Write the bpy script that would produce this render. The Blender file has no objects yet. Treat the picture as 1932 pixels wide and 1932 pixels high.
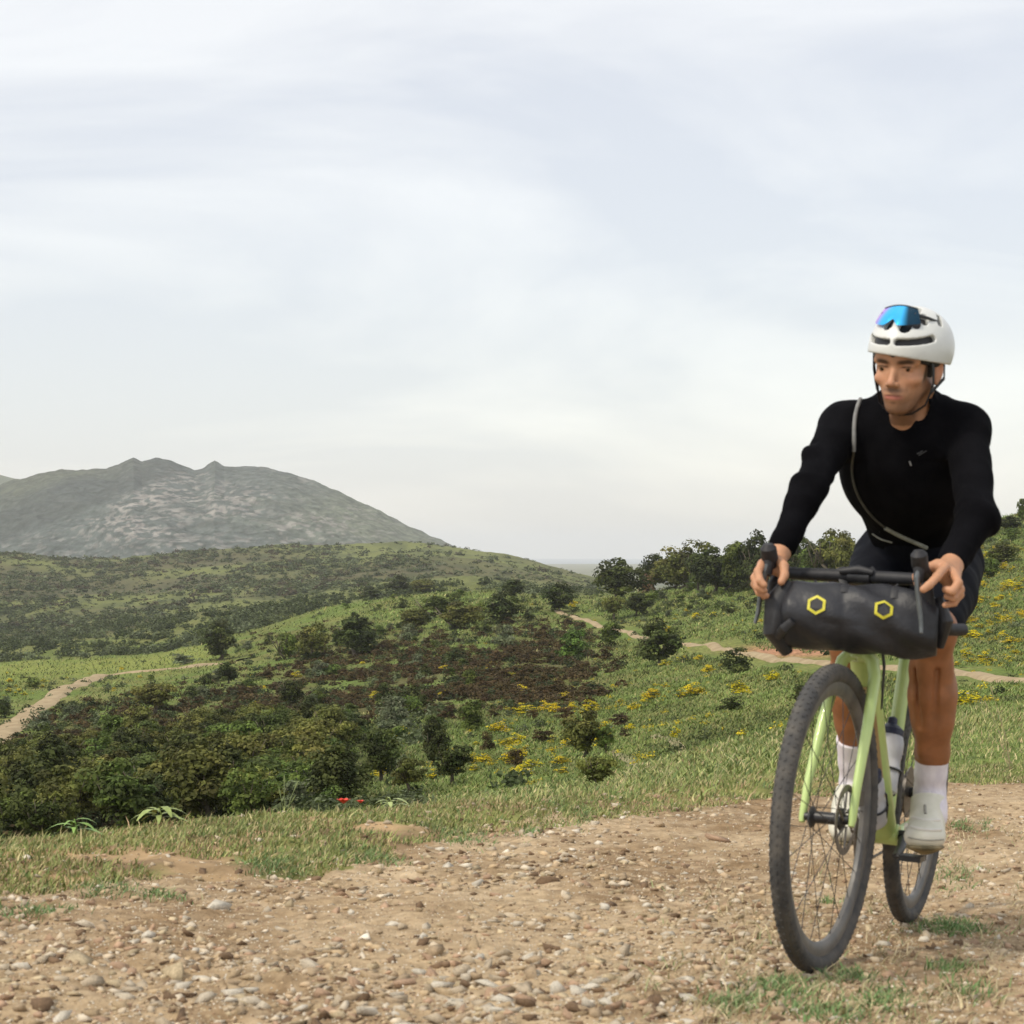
import bpy, bmesh, math, random
import numpy as np
from mathutils import Vector, Matrix
from mathutils.bvhtree import BVHTree

# ------------------------------------------------------------------ camera, sky, sun, exposure
SC = bpy.context.scene
COL = SC.collection
F = 4165.0            # focal length in units of the 1932-unit picture width
CX, HV = 966.0, 1045.0  # centre column, horizon row
CAMZ = 0.95
cam_data = bpy.data.cameras.new("camera")
cam_data.sensor_width = 36.0
cam_data.lens = 36.0 * F / 1932.0
cam_data.shift_y = (HV - 966.0) / 1932.0
cam_data.clip_start = 0.1
cam_data.clip_end = 60000.0
cam = bpy.data.objects.new("camera", cam_data)
COL.objects.link(cam)
cam.location = (0, 0, CAMZ)
cam.rotation_euler = (math.radians(90), 0, 0)
SC.camera = cam
cam_data.dof.use_dof = True
cam_data.dof.focus_distance = 60.0
cam_data.dof.aperture_fstop = 16.0

SUN_EL, SUN_AZ = math.radians(52), math.radians(-122)   # azimuth measured from +Y towards +X
SUN_DIR = Vector((math.sin(SUN_AZ) * math.cos(SUN_EL), math.cos(SUN_AZ) * math.cos(SUN_EL), math.sin(SUN_EL)))
world = bpy.data.worlds.new("World")
SC.world = world
world.use_nodes = True
wn, wl = world.node_tree.nodes, world.node_tree.links
wn.clear()
def WN(t, **kw):
    n = wn.new(t)
    for k, v in kw.items():
        setattr(n, k, v)
    return n
w_out = WN('ShaderNodeOutputWorld')
w_add = WN('ShaderNodeAddShader')
sky = WN('ShaderNodeTexSky', sky_type='NISHITA')
sky.sun_disc = False
sky.sun_elevation = SUN_EL
sky.sun_rotation = SUN_AZ
bg_sky = WN('ShaderNodeBackground'); bg_sky.inputs['Strength'].default_value = 0.05
bg_cl = WN('ShaderNodeBackground'); bg_cl.inputs['Strength'].default_value = 1.0
wl.new(sky.outputs[0], bg_sky.inputs['Color'])
tc = WN('ShaderNodeTexCoord')
mp = WN('ShaderNodeMapping'); mp.inputs['Scale'].default_value = (2.2, 2.2, 8.0)
mp.inputs['Rotation'].default_value = (0, 0.10, 0)
mp.inputs['Location'].default_value = (3.1, 0.4, 1.7)
wl.new(tc.outputs['Generated'], mp.inputs['Vector'])
n1 = WN('ShaderNodeTexNoise'); n1.inputs['Scale'].default_value = 1.5
n1.inputs['Detail'].default_value = 6; n1.inputs['Roughness'].default_value = 0.52
n1.inputs['Distortion'].default_value = 0.5
wl.new(mp.outputs[0], n1.inputs['Vector'])
rp = WN('ShaderNodeValToRGB')
rp.color_ramp.elements[0].position = 0.38; rp.color_ramp.elements[0].color = (0.560, 0.552, 0.560, 1)
rp.color_ramp.elements[1].position = 0.60; rp.color_ramp.elements[1].color = (0.745, 0.720, 0.682, 1)
e = rp.color_ramp.elements.new(0.48); e.color = (0.650, 0.632, 0.615, 1)
wl.new(n1.outputs['Fac'], rp.inputs['Fac'])
# an overcast sky grows brighter towards the zenith
sep = WN('ShaderNodeSeparateXYZ'); wl.new(tc.outputs['Generated'], sep.inputs[0])
zr = WN('ShaderNodeMapRange'); zr.inputs['From Min'].default_value = 0.25; zr.inputs['From Max'].default_value = 1.0
zr.inputs['To Min'].default_value = 1.0; zr.inputs['To Max'].default_value = 1.35
wl.new(sep.outputs['Z'], zr.inputs['Value'])
wl.new(zr.outputs[0], bg_cl.inputs['Strength'])
wl.new(rp.outputs['Color'], bg_cl.inputs['Color'])
wl.new(bg_sky.outputs[0], w_add.inputs[0]); wl.new(bg_cl.outputs[0], w_add.inputs[1])
wl.new(w_add.outputs[0], w_out.inputs['Surface'])

sun_data = bpy.data.lights.new("sun", 'SUN')
sun_data.energy = 2.3
sun_data.angle = math.radians(8)
sun_data.color = (1.0, 0.91, 0.76)
sun = bpy.data.objects.new("sun", sun_data)
COL.objects.link(sun)
sun.rotation_euler = SUN_DIR.to_track_quat('Z', 'Y').to_euler()

SC.view_settings.view_transform = 'Standard'
SC.view_settings.look = 'None'
SC.view_settings.exposure = 0.12
SC.view_settings.gamma = 1.0
SC.view_settings.use_curve_mapping = False
SC.render.engine = 'CYCLES'
SC.cycles.max_bounces = 5
SC.cycles.diffuse_bounces = 3
SC.cycles.glossy_bounces = 2
SC.cycles.transparent_max_bounces = 8
SC.cycles.volume_bounces = 1
SC.cycles.use_denoising = True

# ------------------------------------------------------------------ helpers
rng = np.random.default_rng(7)

def P(u, v, Y):
    """the point seen at column u, row v, at depth Y"""
    return np.array([(u - CX) / F * Y, Y, CAMZ - (v - HV) / F * Y])

def V3(a): return np.array(a, dtype=float)
def unit(a):
    a = np.asarray(a, float); return a / max(1e-9, np.linalg.norm(a))

def tag(o, label=None, category=None, group=None, kind=None):
    if label: o["label"] = label
    if category: o["category"] = category
    if group: o["group"] = group
    if kind: o["kind"] = kind
    return o

def empty(name, loc=(0, 0, 0), parent=None):
    o = bpy.data.objects.new(name, None)
    o.empty_display_size = 0.1
    COL.objects.link(o); o.location = loc
    if parent: o.parent = parent
    return o

def mesh_from(name, verts, faces, smooth=True, colors=None):
    me = bpy.data.meshes.new(name)
    verts = np.asarray(verts, dtype=np.float32)
    if isinstance(faces, np.ndarray):
        nf, k = faces.shape
        me.vertices.add(len(verts)); me.vertices.foreach_set('co', verts.ravel())
        me.loops.add(nf * k); me.loops.foreach_set('vertex_index', faces.ravel().astype(np.int32))
        me.polygons.add(nf)
        me.polygons.foreach_set('loop_start', (np.arange(nf) * k).astype(np.int32))
        try: me.polygons.foreach_set('loop_total', np.full(nf, k, dtype=np.int32))
        except Exception: pass
    else:
        me.from_pydata([tuple(map(float, p)) for p in verts], [], [tuple(map(int, f)) for f in faces])
    me.update(calc_edges=True)
    if smooth: me.polygons.foreach_set('use_smooth', np.ones(len(me.polygons), dtype=bool))
    if colors is not None:
        c = np.ones((len(verts), 4), dtype=np.float32); c[:, :3] = colors
        at = me.color_attributes.new('Col', 'FLOAT_COLOR', 'POINT')
        at.data.foreach_set('color', c.ravel())
    return me

def obj(name, me, mat=None, parent=None):
    o = bpy.data.objects.new(name, me)
    COL.objects.link(o)
    if mat is not None and len(me.materials) == 0: me.materials.append(mat)
    if parent is not None: o.parent = parent
    return o

class MB:
    """collects tubes, boxes and lathes in one mesh"""
    def __init__(s): s.v = []; s.f = []
    def add(s, v, f):
        b = len(s.v); s.v += [tuple(map(float, p)) for p in v]; s.f += [tuple(i + b for i in q) for q in f]
        return s
    def tube(s, pts, rad, n=10, cap=True, flat=1.0, up=None, closed=False):
        pts = [V3(p) for p in pts]
        m = len(pts)
        if np.isscalar(rad): rad = [rad] * m
        ring0 = None; vs = []; fs = []
        prevn = None
        for i in range(m):
            if closed: t = pts[(i + 1) % m] - pts[i - 1]
            else: t = pts[min(i + 1, m - 1)] - pts[max(i - 1, 0)]
            t = unit(t)
            if prevn is None:
                a = V3(up) if up is not None else (V3((0, 0, 1)) if abs(t[2]) < 0.9 else V3((1, 0, 0)))
            else: a = prevn
            nn = unit(a - t * a.dot(t)); bb = np.cross(t, nn)
            prevn = nn
            for k in range(n):
                an = 2 * math.pi * k / n
                vs.append(pts[i] + rad[i] * (math.cos(an) * nn + flat * math.sin(an) * bb))
        for i in range(m if closed else m - 1):
            j = (i + 1) % m
            for k in range(n):
                k2 = (k + 1) % n
                fs.append((i * n + k, i * n + k2, j * n + k2, j * n + k))
        if cap and not closed:
            fs.append(tuple(range(n - 1, -1, -1))); fs.append(tuple((m - 1) * n + k for k in range(n)))
        return s.add(vs, fs)
    def box(s, c, d, R=None):
        c = V3(c); vs = []
        for x in (-1, 1):
            for y in (-1, 1):
                for z in (-1, 1):
                    p = V3((x * d[0] / 2, y * d[1] / 2, z * d[2] / 2))
                    if R is not None: p = np.asarray(R) @ p
                    vs.append(c + p)
        fs = [(0, 1, 3, 2), (4, 6, 7, 5), (0, 4, 5, 1), (2, 3, 7, 6), (0, 2, 6, 4), (1, 5, 7, 3)]
        return s.add(vs, fs)
    def lathe(s, c, axis, prof, n=32, up=None):
        """prof: list of (along axis, radius)"""
        c = V3(c); ax = unit(axis)
        a = V3(up) if up is not None else (V3((0, 0, 1)) if abs(ax[2]) < 0.9 else V3((1, 0, 0)))
        e1 = unit(a - ax * a.dot(ax)); e2 = np.cross(ax, e1)
        vs = []; fs = []
        for (h, r) in prof:
            for k in range(n):
                an = 2 * math.pi * k / n
                vs.append(c + ax * h + r * (math.cos(an) * e1 + math.sin(an) * e2))
        for i in range(len(prof) - 1):
            for k in range(n):
                k2 = (k + 1) % n
                fs.append((i * n + k, i * n + k2, (i + 1) * n + k2, (i + 1) * n + k))
        fs.append(tuple(range(n - 1, -1, -1))); fs.append(tuple((len(prof) - 1) * n + k for k in range(n)))
        return s.add(vs, fs)
    def build(s, name, mat, parent=None, smooth=True, T=None, auto=35):
        vs = np.array(s.v)
        if T is not None: vs = T(vs)
        me = mesh_from(name, vs, s.f, smooth)
        if smooth and auto:
            try: me.set_sharp_from_angle(angle=math.radians(auto))
            except Exception: pass
        return obj(name, me, mat, parent)

# ---- value noise
_L = rng.random((256, 256)).astype(np.float64)
def vnoise(x, y, seed=0):
    x = np.asarray(x, float) + seed * 17.31; y = np.asarray(y, float) + seed * 9.77
    xi = np.floor(x).astype(int); yi = np.floor(y).astype(int)
    fx = x - xi; fy = y - yi
    fx = fx * fx * (3 - 2 * fx); fy = fy * fy * (3 - 2 * fy)
    a = _L[xi % 256, yi % 256]; b = _L[(xi + 1) % 256, yi % 256]
    c = _L[xi % 256, (yi + 1) % 256]; d = _L[(xi + 1) % 256, (yi + 1) % 256]
    return (a * (1 - fx) + b * fx) * (1 - fy) + (c * (1 - fx) + d * fx) * fy
def fbm(x, y, oct=4, seed=0, gain=0.5):
    s = 0; a = 1.0; t = 0
    for i in range(oct):
        s = s + a * vnoise(np.asarray(x) * 2 ** i, np.asarray(y) * 2 ** i, seed + i * 3); t += a; a *= gain
    return s / t

# ---- materials
def principled(name, color=(0.5, 0.5, 0.5), rough=0.7, metal=0.0, spec=0.5, attr=False, coat=0.0, sheen=0.0):
    m = bpy.data.materials.new(name); m.use_nodes = True
    nt = m.node_tree; b = nt.nodes['Principled BSDF']
    b.inputs['Base Color'].default_value = (*color, 1)
    b.inputs['Roughness'].default_value = rough
    b.inputs['Metallic'].default_value = metal
    b.inputs['Specular IOR Level'].default_value = spec
    if coat: b.inputs['Coat Weight'].default_value = coat
    if sheen: b.inputs['Sheen Weight'].default_value = sheen
    return m, nt, b

def noisy(name, c1, c2, scale=30, rough=0.7, bump=0.0, bscale=None, metal=0.0, spec=0.5, attr=False, detail=4,
          coat=0.0, sheen=0.0, objrand=0.0, stretch=(1, 1, 1), dist=0.01, lo=0.35, hi=0.65):
    """base colour varied by noise between c1 and c2 (multiplied with the Col attribute when attr)"""
    m, nt, b = principled(name, c1, rough, metal, spec, coat=coat, sheen=sheen)
    N = nt.nodes; L = nt.links
    tc = N.new('ShaderNodeTexCoord'); mp = N.new('ShaderNodeMapping'); mp.inputs['Scale'].default_value = stretch
    L.new(tc.outputs['Object'], mp.inputs['Vector'])
    n = N.new('ShaderNodeTexNoise'); n.inputs['Scale'].default_value = scale; n.inputs['Detail'].default_value = detail
    L.new(mp.outputs[0], n.inputs['Vector'])
    r = N.new('ShaderNodeValToRGB')
    r.color_ramp.elements[0].position = lo; r.color_ramp.elements[1].position = hi
    r.color_ramp.elements[0].color = (*c1, 1); r.color_ramp.elements[1].color = (*c2, 1)
    L.new(n.outputs['Fac'], r.inputs['Fac'])
    out = r.outputs['Color']
    if attr:
        at = N.new('ShaderNodeAttribute'); at.attribute_name = 'Col'
        mx = N.new('ShaderNodeMix'); mx.data_type = 'RGBA'; mx.blend_type = 'MULTIPLY'; mx.inputs['Factor'].default_value = 1
        L.new(out, mx.inputs[6]); L.new(at.outputs['Color'], mx.inputs[7]); out = mx.outputs[2]
    if objrand:
        oi = N.new('ShaderNodeObjectInfo'); hs = N.new('ShaderNodeHueSaturation')
        mr = N.new('ShaderNodeMapRange'); mr.inputs['To Min'].default_value = 1 - objrand; mr.inputs['To Max'].default_value = 1 + objrand
        L.new(oi.outputs['Random'], mr.inputs['Value']); L.new(mr.outputs[0], hs.inputs['Value'])
        mh = N.new('ShaderNodeMapRange'); mh.inputs['To Min'].default_value = 0.5 - objrand * 0.06; mh.inputs['To Max'].default_value = 0.5 + objrand * 0.05
        ma = N.new('ShaderNodeMath'); ma.operation = 'FRACT'
        mm = N.new('ShaderNodeMath'); mm.operation = 'MULTIPLY'; mm.inputs[1].default_value = 7.31
        L.new(oi.outputs['Random'], mm.inputs[0]); L.new(mm.outputs[0], ma.inputs[0]); L.new(ma.outputs[0], mh.inputs['Value'])
        L.new(mh.outputs[0], hs.inputs['Hue'])
        L.new(out, hs.inputs['Color']); out = hs.outputs['Color']
    L.new(out, b.inputs['Base Color'])
    if bump:
        n2 = N.new('ShaderNodeTexNoise'); n2.inputs['Scale'].default_value = bscale or scale * 3; n2.inputs['Detail'].default_value = 5
        L.new(mp.outputs[0], n2.inputs['Vector'])
        bp = N.new('ShaderNodeBump'); bp.inputs['Strength'].default_value = bump; bp.inputs['Distance'].default_value = dist
        L.new(n2.outputs['Fac'], bp.inputs['Height']); L.new(bp.outputs[0], b.inputs['Normal'])
    return m

# ------------------------------------------------------------------ terrain heights
SL = 0.047        # the road falls away gently
def plane_z(Y): return -SL * (Y - 5.0)
def plane_Y(v): return (CAMZ - SL * 5.0) / ((v - HV) / F - SL)

CU = np.array([-700, 0, 300, 600, 900, 1100, 1300, 1500, 1700, 1932, 2700], float)
CV = np.array([1600, 1585, 1556, 1536, 1527, 1513, 1500, 1490, 1476, 1466, 1440], float)     # crest of the verge
EU = np.array([-700, 0, 300, 600, 830, 900, 1250, 1500, 1800, 1932, 2700], float)
EV = np.array([1790, 1704, 1668, 1640, 1590, 1566, 1531, 1508, 1482, 1478, 1455], float)     # road edge
LV = np.array([20, 45, 80, 110, 150, 200, 250, 320, 400, 460, 540, 640, 760, 860, 1000, 1300, 1600, 2300], float)
TB = {
    -700: [1720, 1700, 1620, 1560, 1480, 1410, 1350, 1300, 1272, 1266, 1320, 1240, 1225, 1245, 1210, 1130, 1060, 1120],
    0:    [1690, 1680, 1600, 1530, 1450, 1385, 1335, 1290, 1262, 1256, 1300, 1230, 1200, 1220, 1185, 1100, 1035, 1110],
    167:  [1670, 1650, 1585, 1517, 1440, 1372, 1322, 1280, 1253, 1246, 1285, 1220, 1185, 1207, 1170, 1105, 1053, 1110],
    300:  [1650, 1620, 1570, 1505, 1430, 1362, 1313, 1268, 1248, 1238, 1270, 1205, 1172, 1195, 1160, 1100, 1035, 1110],
    440:  [1630, 1598, 1550, 1492, 1420, 1352, 1300, 1250, 1225, 1212, 1230, 1180, 1150, 1172, 1140, 1085, 1031, 1110],
    600:  [1600, 1570, 1525, 1478, 1410, 1340, 1285, 1228, 1180, 1160, 1190, 1152, 1134, 1152, 1120, 1070, 1028, 1100],
    730:  [1575, 1545, 1508, 1460, 1390, 1320, 1265, 1205, 1158, 1138, 1165, 1135, 1116, 1135, 1105, 1060, 1022, 1100],
    826:  [1560, 1530, 1498, 1450, 1378, 1305, 1250, 1190, 1145, 1122, 1150, 1125, 1110, 1128, 1100, 1055, 1018, 1100],
    900:  [1550, 1522, 1492, 1443, 1372, 1300, 1243, 1182, 1138, 1116, 1145, 1122, 1110, 1125, 1100, 1060, 1034, 1110],
    996:  [1538, 1512, 1482, 1436, 1368, 1295, 1240, 1180, 1138, 1116, 1145, 1124, 1114, 1127, 1105, 1075, 1049, 1120],
    1063: [1528, 1500, 1470, 1430, 1364, 1292, 1238, 1180, 1140, 1118, 1150, 1130, 1122, 1132, 1115, 1092, 1077, 1130],
    1119: [1520, 1492, 1464, 1424, 1358, 1288, 1232, 1174, 1136, 1116, 1150, 1135, 1128, 1140, 1130, 1110, 1089, 1130],
    1300: [1482, 1450, 1412, 1375, 1320, 1260, 1212, 1155, 1112, 1092, 1130, 1140, 1140, 1150, 1150, 1140, 1130, 1150],
    1500: [1452, 1400, 1360, 1322, 1280, 1232, 1180, 1118, 1066, 1050, 1090, 1130, 1150, 1160, 1160, 1150, 1150, 1160],
    1700: [1420, 1350, 1312, 1284, 1250, 1192, 1132, 1062, 1022, 1012, 1060, 1120, 1150, 1160, 1160, 1150, 1150, 1160],
    1932: [1400, 1340, 1302, 1276, 1230, 1162, 1092, 1020, 984, 980, 1040, 1110, 1150, 1160, 1160, 1150, 1150, 1160],
    2700: [1370, 1310, 1270, 1240, 1180, 1100, 1030, 960, 930, 930, 1000, 1100, 1150, 1160, 1160, 1150, 1150, 1160],
}
TBU = np.array(sorted(TB)); TBV = np.array([TB[k] for k in sorted(TB)], float)
gU = np.arange(-1600, 3601, 12.0)
gLY = np.linspace(math.log(1.2), math.log(2300), 900); gY = np.exp(gLY)
def _table():
    # heights at the key levels for all columns, softened between key columns
    Vc = np.stack([np.interp(gU, TBU, TBV[:, j]) for j in range(len(LV))], 1)
    k = np.exp(-0.5 * (np.arange(-8, 9) / 3.2) ** 2); k /= k.sum()
    Vp = np.pad(Vc, ((8, 8), (0, 0)), mode='edge')
    Vc = sum(k[i] * Vp[i:i + len(gU)] for i in range(17))
    Yc = plane_Y(np.interp(gU, CU, CV))
    Z = np.zeros((len(gU), len(gY)))
    for i in range(len(gU)):
        zl = CAMZ - (Vc[i] - HV) / F * LV
        ys = np.concatenate([[1.0, Yc[i]], LV]); zs = np.concatenate([[plane_z(1.0), plane_z(Yc[i])], zl])
        Z[i] = np.interp(gY, ys, zs)
    # round the slopes off along the depth, more so far away
    k = np.exp(-0.5 * (np.arange(-10, 11) / 4.0) ** 2); k /= k.sum()
    Zp = np.pad(Z, ((0, 0), (10, 10)), mode='edge')
    Zs = sum(k[i] * Zp[:, i:i + len(gY)] for i in range(21))
    w = np.clip((gY - 12) / 20, 0, 1)
    return Z * (1 - w) + Zs * w
GZ = _table()
def base_z(x, y):
    x = np.asarray(x, float); y = np.asarray(y, float)
    u = np.clip(CX + x / np.maximum(y, 0.5) * F, gU[0], gU[-1] - 1e-3)
    ly = np.clip(np.log(np.maximum(y, 1.2)), gLY[0], gLY[-1] - 1e-6)
    a = (u - gU[0]) / 12.0; i = np.clip(a.astype(int), 0, len(gU) - 2); fa = a - i
    b = (ly - gLY[0]) / (gLY[1] - gLY[0]); j = np.clip(b.astype(int), 0, len(gLY) - 2); fb = b - j
    return ((GZ[i, j] * (1 - fa) + GZ[i + 1, j] * fa) * (1 - fb) + (GZ[i, j + 1] * (1 - fa) + GZ[i + 1, j + 1] * fa) * fb)
def edge_Y(x, y):
    """how far inside the verge a point is (positive beyond the road edge), in metres"""
    u = CX + x / np.maximum(y, 0.5) * F
    e = plane_Y(np.interp(u, EU, EV))
    return y - e
def edge_D(x, y):
    u = CX + x / np.maximum(y, 0.5) * F
    return edge_Y(x, y) + (fbm(x * 1.6, y * 1.6, 4, 61) - 0.5) * 1.1 * np.clip(1.3 - (u - 600) / 1600, 0.4, 1.3)
def ground_z(x, y):
    x = np.asarray(x, float); y = np.asarray(y, float)
    z = base_z(x, y)
    d = edge_Y(x, y)
    near = np.clip(1 - (y - 14) / 12, 0, 1)
    # rough, lumpy track surface with soft ruts; the verge is a little mound
    z = z + near * (0.075 * (fbm(x * 1.3, y * 0.9, 4, 5) - 0.5) + 0.042 * (fbm(x * 9, y * 8, 3, 8) - 0.5))
    z = z + near * 0.05 * np.exp(-((d - 0.9) / 0.7) ** 2)
    fl = np.exp(-(((x - 0.85) / 0.55) ** 2 + ((y - 5.4) / 0.9) ** 2))       # flatter where the wheels run
    z = z * (1 - fl) + (plane_z(y) + 0.005 + 0.012 * (fbm(x * 12, y * 9, 3, 8) - 0.5)) * fl
    mid = np.clip((y - 14) / 30, 0, 1)
    z = z + mid * (0.60 * (fbm(x / 7, y / 7, 2, 11) - 0.5) * np.clip(y / 150, 0.25, 2.2)
                   + np.clip((y - 150) / 500, 0, 1) * 10 * (fbm(x / 60, y / 90, 3, 31) - 0.5))
    return z
_HY = np.exp(np.linspace(math.log(3.0), math.log(2200), 3000))
def hit(u, v, ymin=3.0):
    """first ground point on the line of sight"""
    x = (u - CX) / F * _HY
    zr = CAMZ - (v - HV) / F * _HY
    zg = ground_z(x, _HY)
    k = np.where((zg >= zr) & (_HY >= ymin))[0]
    if len(k) == 0:
        k = [int(np.argmax(np.where(_HY >= ymin, zg - zr, -1e9)))]     # grazing: the closest crest
    Y = _HY[k[0]]
    return np.array([(u - CX) / F * Y, Y, float(ground_z((u - CX) / F * Y, Y))])
def to_px(p):
    p = np.asarray(p, float)
    return CX + p[..., 0] / p[..., 1] * F, HV - (p[..., 2] - CAMZ) / p[..., 1] * F

# ------------------------------------------------------------------ terrain meshes
def grid_faces(nu, ny):
    i, j = np.meshgrid(np.arange(nu - 1), np.arange(ny - 1), indexing='ij')
    a = (i * ny + j).ravel()
    return np.stack([a, a + ny, a + ny + 1, a + 1], 1)

def blob(u, v, cu, cv, su, sv): return np.exp(-(((u - cu) / su) ** 2 + ((v - cv) / sv) ** 2))
def brownness(u, v):
    """where the brown heather grows on the middle slope"""
    b = (blob(u, v, 800, 1265, 260, 48) + blob(u, v, 640, 1315, 220, 40) + blob(u, v, 960, 1285, 150, 40)
         + 0.8 * blob(u, v, 1030, 1215, 90, 55) + 0.7 * blob(u, v, 300, 1370, 180, 50) + 0.6 * blob(u, v, 150, 1420, 120, 50)
         + 0.5 * blob(u, v, 640, 1200, 200, 25))
    return np.clip(b, 0, 1)

def build_terrain():
    us = np.concatenate([np.arange(-1500, -200, 60), np.arange(-200, 2140, 9.0), np.arange(2140, 3500, 60)])
    ys = np.concatenate([np.arange(1.6, 4.0, 0.12), 4.0 * np.exp(np.arange(0, math.log(14 / 4.0), 0.0042)),
                         14 * np.exp(np.linspace(0, math.log(2250 / 14), 520))])
    nu, ny = len(us), len(ys)
    U, Y = np.meshgrid(us, ys, indexing='ij')
    X = (U - CX) / F * Y
    Z = ground_z(X, Y)
    V = HV - (Z - CAMZ) / Y * F
    co = np.stack([X, Y, Z], -1).reshape(-1, 3)
    # true ground colours: grass, dry grass, bare soil, heather litter
    n1 = fbm(X / 7, Y / 7, 4, 21); n2 = fbm(X / 1.5, Y / 1.5, 4, 24); n3 = fbm(X / 45, Y / 45, 3, 27)
    green = np.array([0.120, 0.165, 0.038]); dry = np.array([0.25, 0.215, 0.082]); dark = np.array([0.058, 0.068, 0.018])
    soil = np.array([0.30, 0.20, 0.12]); brown = np.array([0.070, 0.054, 0.026])
    t = np.clip((n1 - 0.35) * 3, 0, 1)[..., None]
    c = green * (1 - t * 0.45) + dry * t * 0.45
    t = np.clip((n2 - 0.5) * 3, 0, 1)[..., None]
    c = c * (1 - 0.35 * t) + dark * 0.35 * t
    bw = (brownness(U, V) * (Y > 60) * (Y < 560) * np.clip(0.55 + (n1 - 0.5) * 3, 0, 1))[..., None]
    c = c * (1 - 0.82 * bw) + brown * 0.82 * bw
    # bottom left valley, covered in wood litter
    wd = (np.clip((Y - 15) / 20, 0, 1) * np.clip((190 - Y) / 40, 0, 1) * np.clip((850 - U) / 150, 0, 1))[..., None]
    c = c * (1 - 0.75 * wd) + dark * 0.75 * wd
    # far hill: paler green with brownish scrub bands
    fw = np.clip((Y - 560) / 200, 0, 1)[..., None]
    fg = np.array([0.150, 0.165, 0.055]); fb = np.array([0.100, 0.092, 0.045])
    s = np.clip((fbm(X / 130 + Y / 300, Y / 110, 4, 41) - 0.42) * 4 + (600 - U) / 1500, 0, 1)[..., None]
    sp = np.clip((fbm(X / 9, Y / 22, 4, 44) - 0.46) * 6, 0, 1)[..., None]
    c2 = fg * (1 - s) + fb * s
    c2 = c2 * (1 - 0.5 * sp) + np.array([0.045, 0.058, 0.028]) * 0.5 * sp
    c = c * (1 - fw) + c2 * fw
    # bright meadow beside the left track
    mw = (np.clip(1 - np.abs(Y - 400) / 90, 0, 1) * np.clip((430 - U) / 60, 0, 1))[..., None]
    c = c * (1 - mw) + np.array([0.195, 0.220, 0.052]) * mw
    # red cutting above the right track
    rc = np.clip(1.6 * blob(U, V, 1500, 1228, 90, 11) * (Y > 100), 0, 1)[..., None]
    c = c * (1 - rc) + np.array([0.36, 0.19, 0.11]) * rc
    # near verge: soil between the tufts
    nr = (np.clip((15 - Y) / 4, 0, 1) * np.clip((fbm(X * 2.5, Y * 2.5, 4, 51) - 0.40) * 5, 0.25, 0.9))[..., None]
    c = c * (1 - nr) + soil * (0.7 + 0.65 * fbm(X * 13, Y * 11, 5, 57))[..., None] * nr
    D = edge_D(X, Y)
    road = D < 0
    n4 = fbm(X * 2.2, Y * 1.4, 5, 71); n5 = fbm(X * 14, Y * 12, 4, 75)
    rA = np.array([0.43, 0.325, 0.200]); rB = np.array([0.25, 0.170, 0.092]); rC = np.array([0.53, 0.42, 0.28])
    t = np.clip((n4 - 0.3) * 2.5, 0, 1)[..., None]
    cr = rA * (1 - t) + rB * t
    t = np.clip((n5 - 0.5) * 3, 0, 1)[..., None]
    cr = cr * (1 - 0.5 * t) + rC * 0.5 * t
    col = np.where(road[..., None], cr, c)
    fc = grid_faces(nu, ny)
    rf = road.reshape(-1)[fc].sum(1) >= 2
    rf &= (co[fc[:, 0], 1] < 40)
    def sub(mask):
        f = fc[mask]; used = np.unique(f); mp_ = np.full(len(co), -1); mp_[used] = np.arange(len(used))
        return co[used], mp_[f], col.reshape(-1, 3)[used]
    m_hill = noisy('hillside_ground', (0.62, 0.62, 0.62), (1.35, 1.35, 1.30), scale=3.0, rough=0.95, bump=0.9, bscale=5, attr=True,
                   detail=10, dist=0.08, spec=0.1)
    m_road = noisy('track_soil', (0.72, 0.70, 0.68), (1.18, 1.18, 1.18), scale=22, rough=0.95, bump=0.9, bscale=70, attr=True,
                   detail=8, dist=0.012, spec=0.15)
    v, f, c_ = sub(rf)
    road_o = obj('dirt_road', mesh_from('dirt_road', v, f, True, c_), m_road); tag(road_o, kind='structure')
    v, f, c_ = sub(~rf)
    hill_o = obj('hillside', mesh_from('hillside', v, f, True, c_), m_hill); tag(hill_o, kind='structure')
    return road_o, hill_o
road_o, hill_o = build_terrain()

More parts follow.
